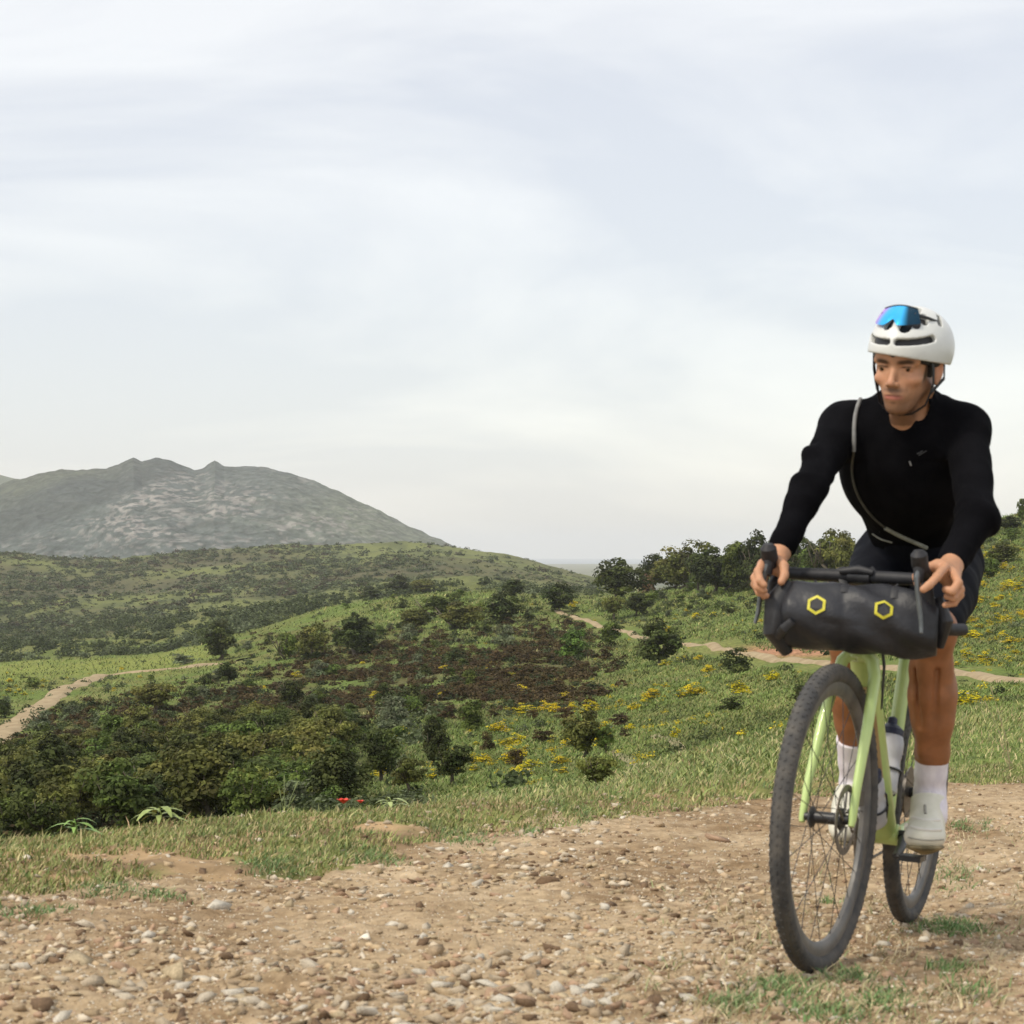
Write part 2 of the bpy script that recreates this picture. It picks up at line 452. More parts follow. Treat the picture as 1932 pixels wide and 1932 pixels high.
# ---- mountain behind (a real relief 2.4 to 5 km away)
MC = np.array([(-900, 990), (-500, 960), (-200, 930), (0, 914), (50, 902), (90, 888), (140, 885), (200, 883), (233, 872), (252, 862), (268, 871),
               (293, 865), (318, 868), (333, 875), (367, 886), (387, 883), (405, 869), (423, 881), (467, 880), (517, 885), (550, 893),
               (600, 912), (644, 930), (720, 966), (780, 996), (826, 1018), (900, 1050), (1000, 1085), (1300, 1120)], float)
def build_mountain():
    us = np.concatenate([np.arange(-900, -20, 6.0), np.arange(-20, 900, 1.8), np.arange(900, 1301, 6.0)]); ys = np.concatenate([np.linspace(2350, 4100, 330), np.linspace(4130, 5200, 40)])
    U, Y = np.meshgrid(us, ys, indexing='ij')
    X = (U - CX) / F * Y
    YC = 4000.0
    vc = np.interp(U, MC[:, 0], MC[:, 1])
    zc = CAMZ - (vc - HV) / F * YC
    t = (Y - 2350) / (YC - 2350)
    # a spur that comes down to the left in front of the main face
    rise = np.where(t < 1, np.clip(t, 0, 1) ** 1.15, np.clip(1 - (t - 1) * 1.6, 0, 1))
    z = -62 + (zc + 62) * rise
    ridged = lambda a, b, s: 1 - np.abs(2 * fbm(a, b, 4, s) - 1)
    env = np.sin(np.clip(t, 0, 1) * math.pi) ** 0.7 * np.clip((zc + 5) / 120, 0.08, 1)
    z += env * (52 * (ridged(X / 520 + Y / 900, Y / 800, 81) - 0.72) + 20 * (ridged(X / 150 + Y / 260, Y / 240, 84) - 0.7))
    gul = ridged(X / 240 + Y / 600, Y / 1500, 91)
    z += env * 22 * (gul - 0.7)
    z += 12 * (fbm(X / 30, Y / 60, 5, 87) - 0.5) * np.clip(t * 2, 0, 1)
    z += env * 14 * (ridged(X / 75 + Y / 150, Y / 210, 113) - 0.7)
    sl = np.gradient(z, axis=0) / 3.6
    # rock outcrops: true colour of the rock, streaked down the slope
    rk = fbm(X / 9 + z / 6, z / 4.2 - X / 21, 4, 95); rk2 = fbm(X / 300, Y / 500, 3, 99)
    vv = HV - (z - CAMZ) / Y * F
    patch = np.clip(blob(U, vv, 280, 975, 110, 60) * 1.0 + blob(U, vv, 430, 940, 150, 60) * 0.7 + blob(U, vv, 560, 990, 160, 40) * 0.45
                    + 0.30 * blob(U, vv, 300, 880, 200, 20), 0, 1)
    left = np.clip((1030 - 0.39 * U - vv) / 10, 0, 1) * np.clip((400 - U) / 40, 0, 1)      # upper left slope behind the rocky face: shade put into its colour, fewer rocks
    m = np.clip((rk - 0.57 + 0.10 * patch) * 9, 0, 1) * np.clip(0.35 + patch * 0.65, 0, 1) * np.clip((fbm(X / 70, z / 30, 3, 97) - 0.3) * 4, 0.15, 1) * (1 - 0.75 * left)
    g1 = np.array([0.085, 0.100, 0.092]); g2 = np.array([0.125, 0.140, 0.100]); rc = np.array([0.25, 0.232, 0.210]); dk = np.array([0.040, 0.054, 0.044])  # scrub greens carry a bluish haze tint mixed into the colour
    s = np.clip((rk2 - 0.4) * 4, 0, 1)[..., None]
    c = g1 * (1 - s) + g2 * s
    d = np.clip((fbm(X / 5.5, z / 3.2, 4, 103) - 0.5) * 5, 0, 1)[..., None]
    c = c * (1 - 0.6 * d) + dk * 0.6 * d
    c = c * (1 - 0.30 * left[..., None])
    c = c * (1 - m[..., None]) + rc * m[..., None]
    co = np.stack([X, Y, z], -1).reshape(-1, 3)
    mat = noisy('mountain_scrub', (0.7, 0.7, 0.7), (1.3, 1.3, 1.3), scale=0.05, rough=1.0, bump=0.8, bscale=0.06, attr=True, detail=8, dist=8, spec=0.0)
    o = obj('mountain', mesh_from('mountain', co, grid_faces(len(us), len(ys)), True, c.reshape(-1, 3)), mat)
    tag(o, kind='structure')
    # the next range, only its shoulder shows at the left edge
    us = np.arange(-1500, 130, 10.0); ys = np.linspace(5600, 7600, 40)
    U, Y = np.meshgrid(us, ys, indexing='ij'); X = (U - CX) / F * Y
    vc = np.interp(U, [-1500, -700, -300, 0, 45, 110, 130], [900, 840, 850, 891, 903, 950, 1000])
    zc = CAMZ - (vc - HV) / F * 6600
    t = (Y - 5600) / 1000
    z = -62 + (zc + 62) * np.clip(np.where(t < 1, t, 2 - t), 0, 1) + 20 * (fbm(X / 200, Y / 200, 4, 107) - 0.5) * np.clip(t, 0, 1) * np.clip(2 - t, 0, 1)
    co = np.stack([X, Y, z], -1).reshape(-1, 3)
    o = obj('distant_mountain', mesh_from('distant_mountain', co, grid_faces(len(us), len(ys))),
            noisy('far_scrub', (0.07, 0.09, 0.05), (0.12, 0.13, 0.08), scale=0.01, rough=1.0, spec=0.0))
    tag(o, kind='structure')
build_mountain()

# ---- the plain and the sea beyond, to the horizon
mb = MB(); mb.add([(-16000, -300, -63), (16000, -300, -63), (16000, 14000, -63), (-16000, 14000, -63)], [(0, 1, 2, 3)])
tag(mb.build('coastal_plain', noisy('plain_fields', (0.10, 0.12, 0.06), (0.17, 0.16, 0.10), scale=0.004, rough=1.0, spec=0.0)), kind='structure')
mb = MB(); mb.add([(-16000, 14000, -63.5), (16000, 14000, -63.5), (16000, 29500, -63.5), (-16000, 29500, -63.5)], [(0, 1, 2, 3)])
tag(mb.build('sea', noisy('sea_water', (0.05, 0.10, 0.16), (0.06, 0.12, 0.18), scale=0.002, rough=0.35)), kind='structure')

# ---- tracks draped on the slopes
def track(pts, width, name, mat, lift=0.05, n=110):
    pts = np.array(pts, float)
    d = np.concatenate([[0], np.cumsum(np.hypot(*(pts[1:, :2] - pts[:-1, :2]).T))])
    s = np.linspace(0, d[-1], n)
    w3 = np.stack([np.interp(s, d, pts[:, k]) for k in range(2)], 1)
    k = np.array([1, 2, 3, 2, 1.]) / 9
    wp = np.pad(w3, ((2, 2), (0, 0)), mode='edge'); w3 = sum(k[i] * wp[i:i + n] for i in range(5))
    t = np.gradient(w3, axis=0); t /= np.linalg.norm(t, axis=1)[:, None]
    nn = np.stack([-t[:, 1], t[:, 0]], 1)
    m = 7; vs = []
    wn_ = width * (0.82 + 0.36 * fbm(s / 9, s * 0, 3, 121))
    for j in range(m):
        q = w3 + nn * ((j / (m - 1) - 0.5) * wn_)[:, None]
        z = ground_z(q[:, 0], q[:, 1]) + lift * (1.0 - 1.5 * (2 * abs(j / (m - 1) - 0.5)) ** 4)
        vs.append(np.stack([q[:, 0], q[:, 1], z], 1))
    vs = np.stack(vs, 0)
    o = obj(name, mesh_from(name, vs.reshape(-1, 3), grid_faces(m, n)), mat)
    return tag(o, kind='structure')
m_trk = noisy('pale_track', (0.29, 0.22, 0.13), (0.38, 0.30, 0.185), scale=0.8, rough=0.95, bump=0.5, bscale=4, detail=6, dist=0.05, spec=0.1)
m_trk2 = noisy('faint_path', (0.30, 0.235, 0.14), (0.22, 0.22, 0.11), scale=2.5, rough=0.95, spec=0.1)
LT = [hit(u, v, 90) for u, v in [(-60, 1432), (0, 1390), (67, 1338), (110, 1308), (160, 1286), (207, 1275), (300, 1266), (400, 1253), (463, 1245)]]
track(LT, 3.3, 'dirt_track', m_trk, 0.28)
RT = [hit(u, v, 90) for u, v in [(1049, 1151), (1086, 1166), (1126, 1180), (1195, 1198), (1299, 1216), (1353, 1226), (1433, 1238), (1562, 1253), (1690, 1262), (1796, 1268), (1932, 1288), (2010, 1300)]]
track(RT, 1.35, 'dirt_track', m_trk, 0.20)
track([hit(u, v, 30) for u, v in [(1235, 1385), (1270, 1397), (1313, 1417), (1345, 1430)]], 0.55, 'footpath', m_trk2, 0.03, 50)
track([hit(u, v, 30) for u, v in [(1150, 1416), (1190, 1436), (1240, 1455), (1300, 1475)]], 0.5, 'footpath', m_trk2, 0.03, 50)
# ------------------------------------------------------------------ air
mb = MB(); mb.box((0, 14500, 80), (33500, 31500, 300))
hz = mb.build('haze', None, smooth=False)
hm = bpy.data.materials.new('haze_air'); hm.use_nodes = True
hm.node_tree.nodes.clear()
_o = hm.node_tree.nodes.new('ShaderNodeOutputMaterial'); _v = hm.node_tree.nodes.new('ShaderNodeVolumePrincipled')
_v.inputs['Density'].default_value = HAZE_D = 0.000072
_v.inputs['Color'].default_value = (0.97, 0.98, 1.0, 1); _v.inputs['Anisotropy'].default_value = 0.0
hm.node_tree.links.new(_v.outputs[0], _o.inputs['Volume'])
hz.data.materials.append(hm); tag(hz, kind='stuff')

# ------------------------------------------------------------------ foliage builders
def rot_to(n, spin):
    """matrices (k,3,3) whose third axis is n"""
    n = n / np.linalg.norm(n, axis=1)[:, None]
    a = np.where(np.abs(n[:, 2:3]) < 0.9, np.array([[0, 0, 1.]]), np.array([[1., 0, 0]]))
    x = np.cross(a, n); x /= np.linalg.norm(x, axis=1)[:, None]
    y = np.cross(n, x)
    c, s = np.cos(spin)[:, None], np.sin(spin)[:, None]
    return np.stack([x * c + y * s, -x * s + y * c, n], 2)
def leaves(pos, nrm, size, asp=0.6, tint=None, r=None):
    """one quad leaf spray per position (a bent diamond: two triangles)"""
    r = r or rng
    k = len(pos)
    R = rot_to(nrm, r.random(k) * 6.283)
    s = size * (0.6 + 0.8 * r.random(k))
    base = np.array([[-1, 0, 0], [0, -asp, 0.16], [1, 0, 0], [0, asp, 0.16]])
    v = np.einsum('kij,mj->kmi', R, base) * s[:, None, None] + pos[:, None, :]
    f = (np.arange(k) * 4)[:, None] + np.array([[0, 1, 2, 3]])
    if tint is None: tint = np.ones((k, 3))
    c = np.repeat(tint, 4, axis=0)
    return v.reshape(-1, 3), f, c
def crown_mesh(name, seed, n_clump, n_leaf, leaf, lo=0.0, shape='round', spread=0.13, flat=0.8, colvar=0.5, hole=0.15, tips=None, mat=None):
    """foliage within a unit crown: width 1, height 1, base at z=0"""
    r = np.random.default_rng(seed)
    C = []
    while len(C) < n_clump:
        p = r.normal(size=3); p /= np.linalg.norm(p)
        q = r.random() ** 0.45
        p = p * q * (0.36 if shape != 'spire' else 0.3)
        z = 0.5 + p[2] * 1.15
        if shape == 'mound': z = abs(p[2]) * 2.1 + 0.05
        if shape == 'umbrella': z = 0.56 + p[2] * 1.0 ; p[:2] *= 1.15
        ang = math.atan2(p[1], p[0])
        w = 1 + 0.18 * math.sin(2 * ang + seed) + 0.14 * math.sin(5 * ang + 2 * seed)
        C.append((p[0] * w, p[1] * w, max(z, lo)))
    C = np.array(C)
    idx = r.integers(0, n_clump, n_leaf)
    cr = spread * (0.6 + 0.8 * r.random(n_clump))
    d = r.normal(size=(n_leaf, 3)); d /= np.linalg.norm(d, axis=1)[:, None]
    d[:, 2] = np.where(d[:, 2] < -0.3, -d[:, 2], d[:, 2])
    pos = C[idx] + d * (cr[idx] * (0.55 + 0.5 * r.random(n_leaf)))[:, None] * np.array([1, 1, flat])
    nrm = d + 0.38 * r.normal(size=(n_leaf, 3)) + np.array([0, 0, 0.35])
    pos[:, 2] = np.maximum(pos[:, 2], lo * 0.8)
    ct = 1 + colvar * (r.random((n_clump, 1)) - 0.5) * 2
    hue = 1 + 0.12 * (r.random((n_clump, 3)) - 0.5)
    tint = (ct * hue)[idx] * (0.75 + 0.5 * r.random((n_leaf, 1)))
    if tips is not None:
        frac, colr = tips
        fl = (r.random(n_clump) < frac)[idx] & (d[:, 2] > 0.05) & (r.random(n_leaf) < 0.8)
        tint[fl] = np.array(colr) * (0.8 + 0.4 * r.random((fl.sum(), 1)))
    v, f, c = leaves(pos, nrm, leaf, 0.62, tint, r)
    me = mesh_from(name, v, f, False, c)
    if mat: me.materials.append(mat)
    return me, (v, f, c)
def trunk_mesh(seed, h_split, lean=0.1, mat=None, thick=0.035, n_limb=6, top=0.75):
    r = np.random.default_rng(seed); mb = MB()
    a = V3((0, 0, -0.06)); l = r.normal(size=2) * lean
    b = V3((l[0], l[1], h_split))
    mid = (a + b) / 2 + V3((r.normal() * .02, r.normal() * .02, 0))
    mb.tube([a, mid, b], [thick * 1.5, thick, thick * 0.9], 7)
    for i in range(n_limb):
        an = i * 2.4 + r.random(); rr = 0.18 + 0.2 * r.random()
        e = V3((l[0] + rr * math.cos(an), l[1] + rr * math.sin(an), top * (0.75 + 0.35 * r.random())))
        m1 = b * 0.5 + e * 0.5 + V3((0, 0, -0.04)) + r.normal(size=3) * 0.02
        mb.tube([b + V3((0, 0, -0.02)), m1, e], [thick * 0.6, thick * 0.38, thick * 0.12], 5)
    me = mesh_from('trunk', mb.v, mb.f, True)
    if mat: me.materials.append(mat)
    return me

def foliage_mat(name, c1, c2, rand=0.25):
    m = noisy(name, c1, c2, scale=2.2, rough=0.75, attr=True, objrand=rand, spec=0.25)
    nt = m.node_tree; b = nt.nodes['Principled BSDF']
    # thin leaves let some light through
    tr = nt.nodes.new('ShaderNodeBsdfTranslucent'); mx = nt.nodes.new('ShaderNodeMixShader'); mx.inputs[0].default_value = 0.25
    src = b.inputs['Base Color'].links[0].from_socket
    nt.links.new(src, tr.inputs['Color'])
    out = nt.nodes['Material Output']
    nt.links.new(b.outputs[0], mx.inputs[1]); nt.links.new(tr.outputs[0], mx.inputs[2]); nt.links.new(mx.outputs[0], out.inputs['Surface'])
    return m
F_OAK = foliage_mat('foliage_dark_oak', (0.034, 0.048, 0.012), (0.080, 0.096, 0.023))
F_OLIVE = foliage_mat('foliage_olive', (0.098, 0.108, 0.024), (0.172, 0.176, 0.042))
F_GREEN = foliage_mat('foliage_green', (0.070, 0.102, 0.020), (0.130, 0.168, 0.034))
F_BRIGHT = foliage_mat('foliage_bright', (0.085, 0.165, 0.026), (0.15, 0.25, 0.045))
F_GREY = foliage_mat('foliage_grey', (0.105, 0.130, 0.068), (0.165, 0.190, 0.105))
F_BROWN = foliage_mat('foliage_brown', (0.056, 0.040, 0.016), (0.104, 0.072, 0.027))
F_RUST = foliage_mat('foliage_rust', (0.16, 0.09, 0.045), (0.24, 0.13, 0.07))
F_BARK = noisy('bark', (0.085, 0.065, 0.045), (0.17, 0.14, 0.105), scale=9, rough=0.95, bump=0.6)
F_PBARK = noisy('pale_bark', (0.20, 0.175, 0.135), (0.32, 0.29, 0.24), scale=9, rough=0.95, bump=0.6)
YEL = (0.0, 0.0, 0.0)

def variants(base, mat, seeds, **kw):
    out = []
    for s in seeds:
        me, raw = crown_mesh(base, s, mat=mat, **kw); out.append(me)
    return out
CR = {
    'oak': variants('crown', F_OAK, [1, 2, 3, 4], n_clump=46, n_leaf=3600, leaf=0.034, lo=0.14, spread=0.15),
    'olive': variants('crown', F_OLIVE, [5, 6, 7], n_clump=46, n_leaf=3400, leaf=0.034, lo=0.14, spread=0.15),
    'green': variants('crown', F_GREEN, [8, 9, 10], n_clump=42, n_leaf=3200, leaf=0.035, lo=0.10, spread=0.15),
    'bright': variants('crown', F_BRIGHT, [11, 12], n_clump=34, n_leaf=3000, leaf=0.034, lo=0.06, spread=0.15, shape='mound'),
    'umbrella': variants('crown', F_OAK, [13, 14, 15], n_clump=46, n_leaf=3400, leaf=0.034, lo=0.16, spread=0.14, shape='umbrella'),
    'umbolive': variants('crown', F_OLIVE, [16, 17], n_clump=44, n_leaf=3400, leaf=0.034, lo=0.16, spread=0.14, shape='umbrella'),
    'grey': variants('crown', F_GREY, [18, 19], n_clump=34, n_leaf=2600, leaf=0.028, lo=0.04, spread=0.15),
}
BU = {   # low bushes, one mesh each
    'oak': variants('dark_bush', F_OAK, [21, 22, 23], n_clump=22, n_leaf=1500, leaf=0.040, shape='mound', spread=0.19),
    'green': variants('green_bush', F_GREEN, [24, 25, 26], n_clump=22, n_leaf=1500, leaf=0.040, shape='mound', spread=0.19),
    'grey': variants('grey_bush', F_GREY, [27, 28], n_clump=20, n_leaf=1400, leaf=0.040, shape='mound', spread=0.19),
    'brown': variants('heather_bush', F_BROWN, [31, 32, 33, 34], n_clump=18, n_leaf=1100, leaf=0.042, shape='mound', spread=0.19),
    'rust': variants('dead_bush', F_RUST, [35], n_clump=18, n_leaf=1100, leaf=0.040, shape='mound', spread=0.18),
}
F_BROOM = foliage_mat('foliage_broom', (1, 1, 1), (0.85, 0.85, 0.85), rand=0.18)
def broom_variant(s, frac):
    me, raw = crown_mesh('broom_bush', s, n_clump=24, n_leaf=1700, leaf=0.034, shape='mound', spread=0.20, mat=None,
                         tips=(frac, (0.82, 0.66, 0.02)))
    v, f, c = raw
    green = (c.max(1) > 0.6) & (c[:, 2] > 0.3)
    c = c.copy(); c[green] = c[green] * np.array([0.09, 0.12, 0.028])
    me2 = mesh_from('broom_bush', v, f, False, c); me2.materials.append(F_BROOM)
    return me2
BU['broom'] = [broom_variant(s, fr) for s, fr in ((41, .8), (42, .7), (43, .95), (44, .6))]
TRUNKS = [trunk_mesh(s, 0.24, mat=F_BARK) for s in (1, 2, 3)]
TRUNKP = [trunk_mesh(s, 0.30, mat=F_PBARK, thick=0.022, n_limb=8) for s in (4, 5)]
TRUNKU = [trunk_mesh(s, 0.36, lean=0.04, mat=F_BARK, thick=0.04, n_limb=7) for s in (6, 7)]

def place_tree(name, p, w, h, crown, trunk, label, category, group=None):
    e_ = empty(name, (p[0], p[1], p[2]))
    e_.rotation_euler = (0, 0, rng.random() * 6.28)
    for nm, me in (('crown', crown), ('trunk', trunk)):
        if me is None: continue
        o = obj(nm, me, None, e_); o.scale = (w, w * 0.95, h)
    return tag(e_, label, category, group)
def place_bush(name, p, w, h, me, label, category, group=None):
    o = obj(name, me); o.location = (p[0], p[1], p[2] - 0.03 * h)
    o.rotation_euler = (0, 0, rng.random() * 6.28); o.scale = (w, w * 0.9, h)
    return tag(o, label, category, group)

# ---- hand-placed trees and bushes: (column, row of the base, width px, height px, kind, label)
T_ = [
 (719, 1474, 84, 104, 'oak', 'tall dark evergreen oak just left of the centre, behind the grassy verge'),
 (820, 1443, 62, 84, 'oak', 'dark oak with a ragged crown, up the slope between two darker neighbours'),
 (853, 1480, 82, 78, 'umbrella', 'dark leaning oak with its forked trunk bare below a flat crown'),
 (773, 1508, 70, 80, 'umbolive', 'small olive green tree with a black leaning trunk right behind the verge'),
 (1128, 1495, 72, 76, 'umbolive', 'lone small tree with a thin bare trunk in open grass at right of centre'),
 (1100, 1428, 94, 92, 'olive', 'broad light topped oak on the open slope above the lone small tree'),
 (1142, 1420, 38, 54, 'green', 'narrow green tree touching the right side of the broad light topped oak'),
 (949, 1178, 74, 60, 'oak', 'nearly black oak at the head of the brown heather slope'),
 (873, 1188, 84, 54, 'olive', 'brownish olive oak left of the nearly black oak above the heather'),
 (780, 1188, 68, 42, 'olive', 'low spreading brownish oak at the upper left edge of the heather'),
 (826, 1164, 70, 42, 'green', 'mid green tree behind the brownish oaks above the heather'),
 (673, 1240, 92, 78, 'oak', 'big dark round oak at the upper left end of the brown heather'),
 (590, 1242, 72, 66, 'olive', 'reddish olive oak left of the big dark round oak'),
 (543, 1244, 60, 54, 'green', 'green oak at the left of the reddish olive oak, above the track end'),
 (1083, 1242, 76, 68, 'bright', 'bright green round oak just left below the pale track'),
 (1153, 1222, 52, 52, 'green', 'dark green bushy oak beside the bright green one below the pale track'),
 (1166, 1137, 100, 82, 'oak', 'large domed dark oak standing alone on the skyline above the track'),
 (1056, 1153, 78, 52, 'oak', 'wide dark oak where the far end of the pale track disappears'),
 (970, 1125, 48, 32, 'oak', 'small dark oak on the ridge behind the nearly black oak'),
 (753, 1121, 50, 34, 'oak', 'dark oak on the middle ridge by the faint pale track'),
 (796, 1119, 56, 28, 'olive', 'grey olive tree right of the dark oak on the middle ridge'),
 (700, 1130, 44, 22, 'oak', 'low dark tree at the left of the oak on the middle ridge'),
 (1262, 1112, 82, 58, 'olive', 'feathery olive tree right of the domed oak on the skyline'),
 (1300, 1114, 105, 92, 'olive', 'tall feathery pine like tree among the skyline group'),
 (1345, 1118, 90, 84, 'oak', 'dark feathery tree in the middle of the skyline group'),
 (1388, 1118, 78, 104, 'green', 'tallest and greenest tree of the skyline group'),
 (1432, 1112, 82, 104, 'oak', 'dark flat topped tree with sky between its limbs, nearest the left sleeve'),
 (1500, 1092, 87, 84, 'oak', 'dark open tree on the skyline seen beneath the bent sleeve at left'),
 (1578, 1086, 87, 88, 'olive', 'olive tree on the skyline between the sleeve and the shorts'),
 (1158, 1170, 42, 50, 'umbolive', 'little olive tree with a leaning stem below the domed oak'),
 (1203, 1164, 50, 46, 'oak', 'round dark bush sized oak right of the little leaning olive tree'),
 (1243, 1254, 98, 82, 'oak', 'spreading dark olive oak in front of the pale track at centre right'),
 (413, 1245, 82, 72, 'oak', 'big black green oak just above the end of the left track'),
 (550, 1334, 54, 54, 'oak', 'dark round oak inside the heather below the left track end'),
 (600, 1330, 30, 30, 'green', 'small fresh green oak near the dark round oak in the heather'),
 (293, 1348, 80, 66, 'umbolive', 'wide brownish tree on the slope right of the left track'),
 (430, 1290, 44, 40, 'oak', 'dark oak leaning over the end of the left track'),
 (615, 1524, 138, 104, 'bright', 'bright green fig like bush spreading behind the red poppies'),
 (43, 1464, 56, 68, 'oak', 'darkest round oak near the left edge below the track'),
 (193, 1548, 130, 92, 'olive', 'wide yellow olive oak above the verge near the left corner of the wood'),
 (93, 1546, 70, 72, 'green', 'green oak at the left of the wide yellow olive one'),
 (25, 1582, 86, 78, 'umbrella', 'dark tree cut by the left edge of the picture above the verge'),
 (157, 1476, 56, 56, 'green', 'fresh green tree behind the wide yellow olive oak'),
 (360, 1500, 92, 82, 'olive', 'light olive tree with domed clumps in the middle of the wood'),
 (293, 1548, 94, 94, 'oak', 'very dark tree filling the gap right of the wide yellow olive oak'),
 (463, 1524, 90, 98, 'umbolive', 'olive tree with pale bare stems close behind the verge'),
 (400, 1528, 74, 78, 'umbrella', 'dark tree with a slanting trunk left of the pale stemmed one'),
 (533, 1530, 74, 60, 'umbolive', 'low olive tree between the pale stemmed one and the fig like bush'),
 (470, 1440, 80, 60, 'green', 'grey green tree on top of the wood behind the pale stemmed one'),
 (390, 1420, 70, 56, 'oak', 'dark oak at the upper edge of the wood in line with the pale stems'),
]
for (u, v, w, h, kind, lab) in T_:
    p = hit(u, min(v, 1500) if u > 600 else min(v, 1560), 40); s = p[1] / F
    # keep the crown's rows: a base hidden below the verge is lower and farther down the slope
    drop = 0 if abs(to_px(p)[1] - v) < 6 else 0
    cr = CR[kind][rng.integers(len(CR[kind]))]
    if kind == 'bright': tr = None
    elif 'pale' in lab: tr = TRUNKP[rng.integers(2)]
    elif kind.startswith('umb'): tr = TRUNKU[rng.integers(2)]
    else: tr = TRUNKS[rng.integers(3)]
    vb = to_px(p)[1]
    hh = (vb - (v - h)) * s
    if tr is None:
        o = place_bush('fig_bush' if 'fig' in lab else 'green_oak', p, w * s, hh, cr, lab, 'bush' if 'fig' in lab else 'tree')
    else:
        nm = {'oak': 'evergreen_oak', 'olive': 'olive_oak', 'green': 'green_oak', 'umbrella': 'flat_topped_tree', 'umbolive': 'feathery_tree', 'grey': 'grey_tree'}[kind]
        place_tree(nm, p, w * s * 1.12, hh * 1.04, cr, tr, lab, 'tree')
B_ = [
 (893, 1380, 66, 66, 'green', 'round green bush with a pale top right of the heather slope'),
 (885, 1298, 40, 42, 'green', 'small round green bush alone in the brown heather'),
 (770, 1211, 44, 40, 'grey', 'round grey green bush at the upper edge of the heather'),
 (950, 1221, 50, 48, 'grey', 'pale grey green bush in the upper heather, largest of its colour'),
 (346, 1254, 62, 24, 'grey', 'low pale bush lying on the meadow edge above the left track'),
 (1390, 1268, 76, 50, 'oak', 'dark flat bush just below the pale track left of the wheel'),
 (1382, 1341, 60, 30, 'oak', 'low dark bush under the brightest broom clump left of the wheel'),
 (920, 1418, 34, 46, 'brown', 'tall brown heather bush right of the dark leaning oak'),
 (973, 1448, 36, 44, 'brown', 'tall brown heather bush above the yellow broom near the verge'),
 (1170, 1371, 54, 30, 'brown', 'broad brown bush right above the narrow green tree'),
 (1026, 1400, 50, 28, 'brown', 'low brown bush left of the broad light topped oak'),
 (1066, 1358, 42, 30, 'brown', 'brown bush above the broad light topped oak'),
 (843, 1358, 40, 30, 'brown', 'brown bush left of the round pale topped bush'),
 (1050, 1312, 34, 24, 'brown', 'rounded brown bush wrapped in broom on the grass'),
 (1006, 1355, 24, 20, 'brown', 'tiny brown bush in the grass right of the round pale topped bush'),
 (1180, 1390, 24, 18, 'brown', 'tiny dark brown bush beside the narrow green tree'),
 (1143, 1245, 44, 30, 'brown', 'reddish brown bush under the dark green bushy oak'),
 (1219, 1118, 46, 38, 'rust', 'rusty dead bush on the skyline right of the domed oak'),
 (991, 1465, 38, 26, 'broom', 'brightest round broom clump near the verge'),
 (1060, 1460, 34, 14, 'broom', 'flat orange yellow broom clump left of the lone small tree'),
 (1395, 1309, 46, 32, 'broom', 'large bright broom clump left of the front wheel'),
 (1457, 1284, 40, 24, 'broom', 'broom clump over a brown bush right beside the tyre'),
 (1273, 1393, 24, 22, 'broom', 'single broom clump in the bare grass right of centre'),
 (1255, 1256, 24, 15, 'broom', 'small broom clump under the spreading dark olive oak'),
 (1289, 1248, 24, 14, 'broom', 'small broom clump right of the spreading dark olive oak'),
 (1318, 1246, 22, 12, 'broom', 'smallest broom clump just below the pale track'),
 (1080, 1146, 22, 13, 'broom', 'broom clump at the foot of the domed oak beside the track'),
]
NMB = {'green': ('green_bush', 'bush'), 'grey': ('grey_bush', 'bush'), 'oak': ('dark_bush', 'bush'), 'brown': ('heather_bush', 'bush'),
       'rust': ('dead_bush', 'bush'), 'broom': ('broom_bush', 'bush')}
for (u, v, w, h, kind, lab) in B_:
    p = hit(u, v, 30); s = p[1] / F; ms = BU[kind]
    place_bush(NMB[kind][0], p, w * s * 1.1, h * s * 1.12, ms[rng.integers(len(ms))], lab, NMB[kind][1])

# ---- visible ground cells, for scattering plants by area seen
vu = np.arange(-60, 2000, 8.0); vy = np.exp(np.linspace(math.log(9), math.log(1900), 1100))
VU, VY = np.meshgrid(vu, vy, indexing='ij'); VX = (VU - CX) / F * VY; VZ = ground_z(VX, VY)
VV = HV - (VZ - CAMZ) / VY * F
rm = np.minimum.accumulate(VV, axis=1)
DV = np.zeros_like(VV); DV[:, 1:] = np.maximum(rm[:, :-1] - rm[:, 1:], 0)
VISW = DV
def scatter(n, dens, r=rng, ground=False):
    """n points on the slopes; ground=True spreads by ground area, otherwise by area seen"""
    w = (VISW if not ground else (VY * VY)) * dens
    w = w.ravel(); cs = np.cumsum(w); k = np.searchsorted(cs, r.random(n) * cs[-1]); k = np.clip(k, 0, len(w) - 1)
    i, j = np.unravel_index(k, VU.shape)
    u = VU[i, j] + (r.random(n) - 0.5) * 8; y = VY[i, j] * np.exp((r.random(n) - 0.5) * (math.log(1900 / 9) / 1099))
    x = (u - CX) / F * y
    z = ground_z(x, y)
    return np.stack([x, y, z], 1)
BR = brownness(VU, VV)
sm = lambda a, b, x: np.clip((x - a) / (b - a), 0, 1)
patch = fbm(VX / 12, VY / 12, 3, 131); patch2 = fbm(VX / 20, VY / 25, 3, 137)
near_hill = (VY < 540)
def off_track(p, m=3.0):
    T = np.concatenate([LT, RT])
    A = []
    for trk in (LT, RT):
        t = np.array(trk); d = np.linspace(0, len(t) - 1, 160)
        A.append(np.stack([np.interp(d, range(len(t)), t[:, k]) for k in range(2)], 1))
    A = np.concatenate(A)
    d = np.sqrt(((p[:, None, :2] - A[None]) ** 2).sum(-1)).min(1)
    return d > m + 1.2
def keep_apart(P_, dmin):
    out = []
    for p in P_:
        if all((p[0] - q[0]) ** 2 + (p[1] - q[1]) ** 2 > dmin * dmin for q in out): out.append(p)
    return np.array(out)

